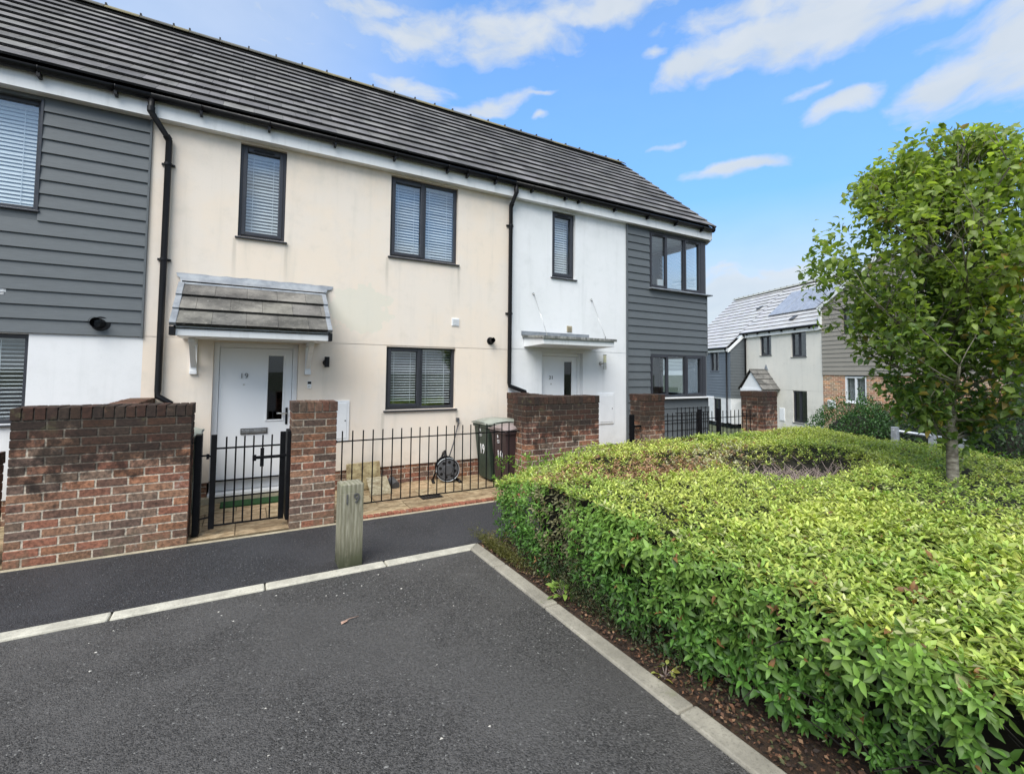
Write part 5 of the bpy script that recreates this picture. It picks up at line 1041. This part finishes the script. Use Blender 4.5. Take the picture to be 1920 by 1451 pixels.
while zc < 8.2:
    ix = 2.52+(zc-5.36)*1.74; ax_ = 8.6-(zc-5.36)*2.2
    if ax_-ix < .2: break
    boards(w, ix+.1, ax_-.1, zc, zc+.17, [], -.021, .17); zc += .17
w.build('weatherboard_cladding', M['clad_beige'], FH)
gb = MB(); gb.add([(2.50,-.02,5.36),(8.6,-.02,5.36),(5.2,-.02,6.90)], [(0,1,2)]); gb.build('gable_backing', M['clad_beige'], FH)
w = MB(); bricks(w, 2.52, 3.54, -.01, .11, 0, 36, random.Random(8), False, (0,0)); bricks(w, 4.46, 8.6, -.01, .11, 0, 36, random.Random(9), False, (0,0)); bricks(w, 3.54, 4.46, -.01, .11, 0, 22, random.Random(10), False, (0,0)); w.build('brick_wall_face', M['brick_far'] if 'brick_far' in M else M['brick_clean'], FH)
window(FH, *opb[0], (.5,), (), vents=False, blind=None); window(FH, *opb[1], (.5,), (), y=-.05, mat='white', vents=False, blind=.03, fw_=.07)
v = MB(); v.box(2.46,2.56,-.12,-.03,4.55,5.40); v.add([(2.44,-.12,5.30),(5.2,-.12,6.86),(5.2,-.12,7.06),(2.36,-.12,5.42),(2.44,-.02,5.30),(5.2,-.02,6.86),(5.2,-.02,7.06),(2.36,-.02,5.42)], [(0,1,2,3),(7,6,5,4),(0,3,7,4),(0,4,5,1),(3,2,6,7)]); v.build('bargeboard', M['fascia'], FH)
rfm = MB(); rfm.add([(2.36,-.14,5.43),(5.2,-.14,7.08),(5.2,6,7.08),(2.36,6,5.43)], [(0,1,2,3)], (.8,.8,.8)); rfm.add([(8.7,-.14,5.3),(5.2,-.14,7.08),(5.2,6,7.08),(8.7,6,5.3)], [(0,1,2,3)], (.8,.8,.8)); rfm.build('gable_roof', M['tile_far'], FH)
s_ = MB(); s_.quad((2.5,0,0),(2.5,6,0),(2.5,6,5.4),(2.5,0,5.4)); s_.build('side_wall', M['far_cream'], FH); meter(FH, 2.75,3.13,1.42,1.72, -.02)
for o__, (xa, xb) in ((FG,(-2.4,2.4)),(FB,(-6.8,-2.45)),(FH,(2.6,8.5))): room(o__, xa, xb, .35, 3.5, .1, 2.3); room(o__, xa, xb, .35, 3.5, 2.5, 4.6)
# gable white frontage behind: distant pale roof right of the beige house
FN = far_house('distant white rendered house glimpsed through the tree crown', 0); 
w = MB(); facade(w, 9.2, 15, .2, 4.6, [(10.2,11.3,3.4,4.4),(12.6,13.7,3.4,4.4),(10.2,11.3,1,2)], 0, .1); w.build('rendered_wall', M['white_render'], FN)
for o_ in [(10.2,11.3,3.4,4.4),(12.6,13.7,3.4,4.4),(10.2,11.3,1,2)]: window(FN, *o_, (.5,), (), vents=False, blind=None)
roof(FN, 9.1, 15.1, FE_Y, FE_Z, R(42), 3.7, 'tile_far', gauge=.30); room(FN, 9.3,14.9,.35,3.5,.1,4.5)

# ------------------------------------------------------------------ background shrubs, barrier
def shrub(label, c, rx, ry, h, n, cols, seed, size=.06):
    r = np.random.default_rng(seed); t = thing('shrub', label, 'shrub', c, group=None)
    a = r.uniform(0,6.28,n); u = r.uniform(-.1,1,n); s = np.sqrt(1-np.clip(u,-1,1)**2); lump = 1+.16*np.sin(3*a+seed)+.10*np.sin(7*a+2*seed)*s
    rad = r.uniform(.80,1.03,n)*lump; P = np.stack([c[0]+rx*s*np.cos(a)*rad, c[1]+ry*s*np.sin(a)*rad, c[2]+h*np.clip(u,0,1)*rad*(1+.06*np.sin(5*a))],-1)
    Nn = np.stack([np.cos(a)*s,np.sin(a)*s,u],-1); d = Nn+r.normal(size=(n,3))*.6; col = np.array(cols)[r.integers(0,len(cols),n)]*(1+.3*vnoise(P,2.5,seed))[:,None]*r.uniform(.6,1.35,(n,1))
    leaves('foliage', M['leaf'], t, P, d, Nn+r.normal(size=(n,3))*.5, r.uniform(.7,1.3,n)*size, col, FAR, 1.3)
    m_ = MB(); k = 14; vs = []; fs = []
    for i in range(6):
        ph = i/5*math.pi/2
        for j in range(k): th = 2*math.pi*j/k; q = .80; vs.append((c[0]+rx*q*math.cos(ph)*math.cos(th), c[1]+ry*q*math.cos(ph)*math.sin(th), c[2]+h*q*math.sin(ph)))
    for i in range(5):
        for j in range(k): fs.append((i*k+j, i*k+(j+1) % k, (i+1)*k+(j+1) % k, (i+1)*k+j))
    m_.add(vs, fs); m_.build('shrub_core', M['core'], t)  # solid near-black dome filling the inside of the leaf shell
shrub('spreading mid-green shrub in front of the cream far house', (15.7,.25,-.95), 1.55, 1.2, 1.8, 16000, [(.05,.12,.03),(.07,.16,.04),(.04,.09,.03)], 2)
shrub('dark conifer-like shrub below the far brick wall', (16.0,-.1,-.95), 1.4, 1.1, 1.55, 14000, [(.03,.065,.025),(.04,.085,.03)], 3)
shrub('dark glossy evergreen shrub behind the galvanised barrier', (15.8,-1.6,-.95), 1.6, 1.3, 2.0, 16000, [(.025,.05,.02),(.035,.065,.025),(.10,.13,.10)], 4, .07)
shrub('dark evergreen shrub behind the tree trunk', (15.6,-3.4,-.95), 1.7, 1.4, 2.0, 16000, [(.025,.045,.02),(.03,.06,.022)], 5, .07)
shrub('dark brownish shrub at the right edge beyond the hedge', (13.6,-4.7,-.9), 1.6, 1.2, 1.6, 14000, [(.04,.045,.022),(.06,.05,.03),(.03,.05,.02)], 6, .06)
BRR = thing('metal_barrier', 'low galvanised steel barrier rail showing over the far side of the hedge', 'barrier', (10.9,-2.6,-.2))
pa, pb = Vector((10.86,-2.58,.60)), Vector((12.0,-3.22,.42)); dv = (pb-pa).normalized()
q = MB(); q.tube([pa-dv*.05, pb+dv*.2], .028, 8); q.build('rail', M['galv'], BRR)
for k in (0., .72, 1.25): p = pa+dv*k; q = MB(); q.box(p.x-.05,p.x+.05,p.y-.05,p.y+.05,-.6,p.z+.07); q.build('barrier_post', M['galv'], BRR, bevel=.005)

# ------------------------------------------------------------------ shared phrases for repeats
GR = {'terraced_house': 'terraced houses of the estate', 'brick_pillar': 'brick pillars along the front gardens', 'brick_wall': 'brick garden walls facing the path', 'garden_dividing_wall': 'brick walls dividing the front gardens', 'gate_post': 'black steel gate posts', 'railing': 'black bar railings', 'wheelie_bin': 'wheelie bins in the front gardens', 'stone_slab': 'stone slabs leaning at the wall', 'weed': 'weeds along the kerb', 'shrub': 'dark shrubs beyond the hedge'}
for o in bpy.data.objects:
    if o.parent is None and o.name.split('.')[0] in GR: o['group'] = GR[o.name.split('.')[0]]
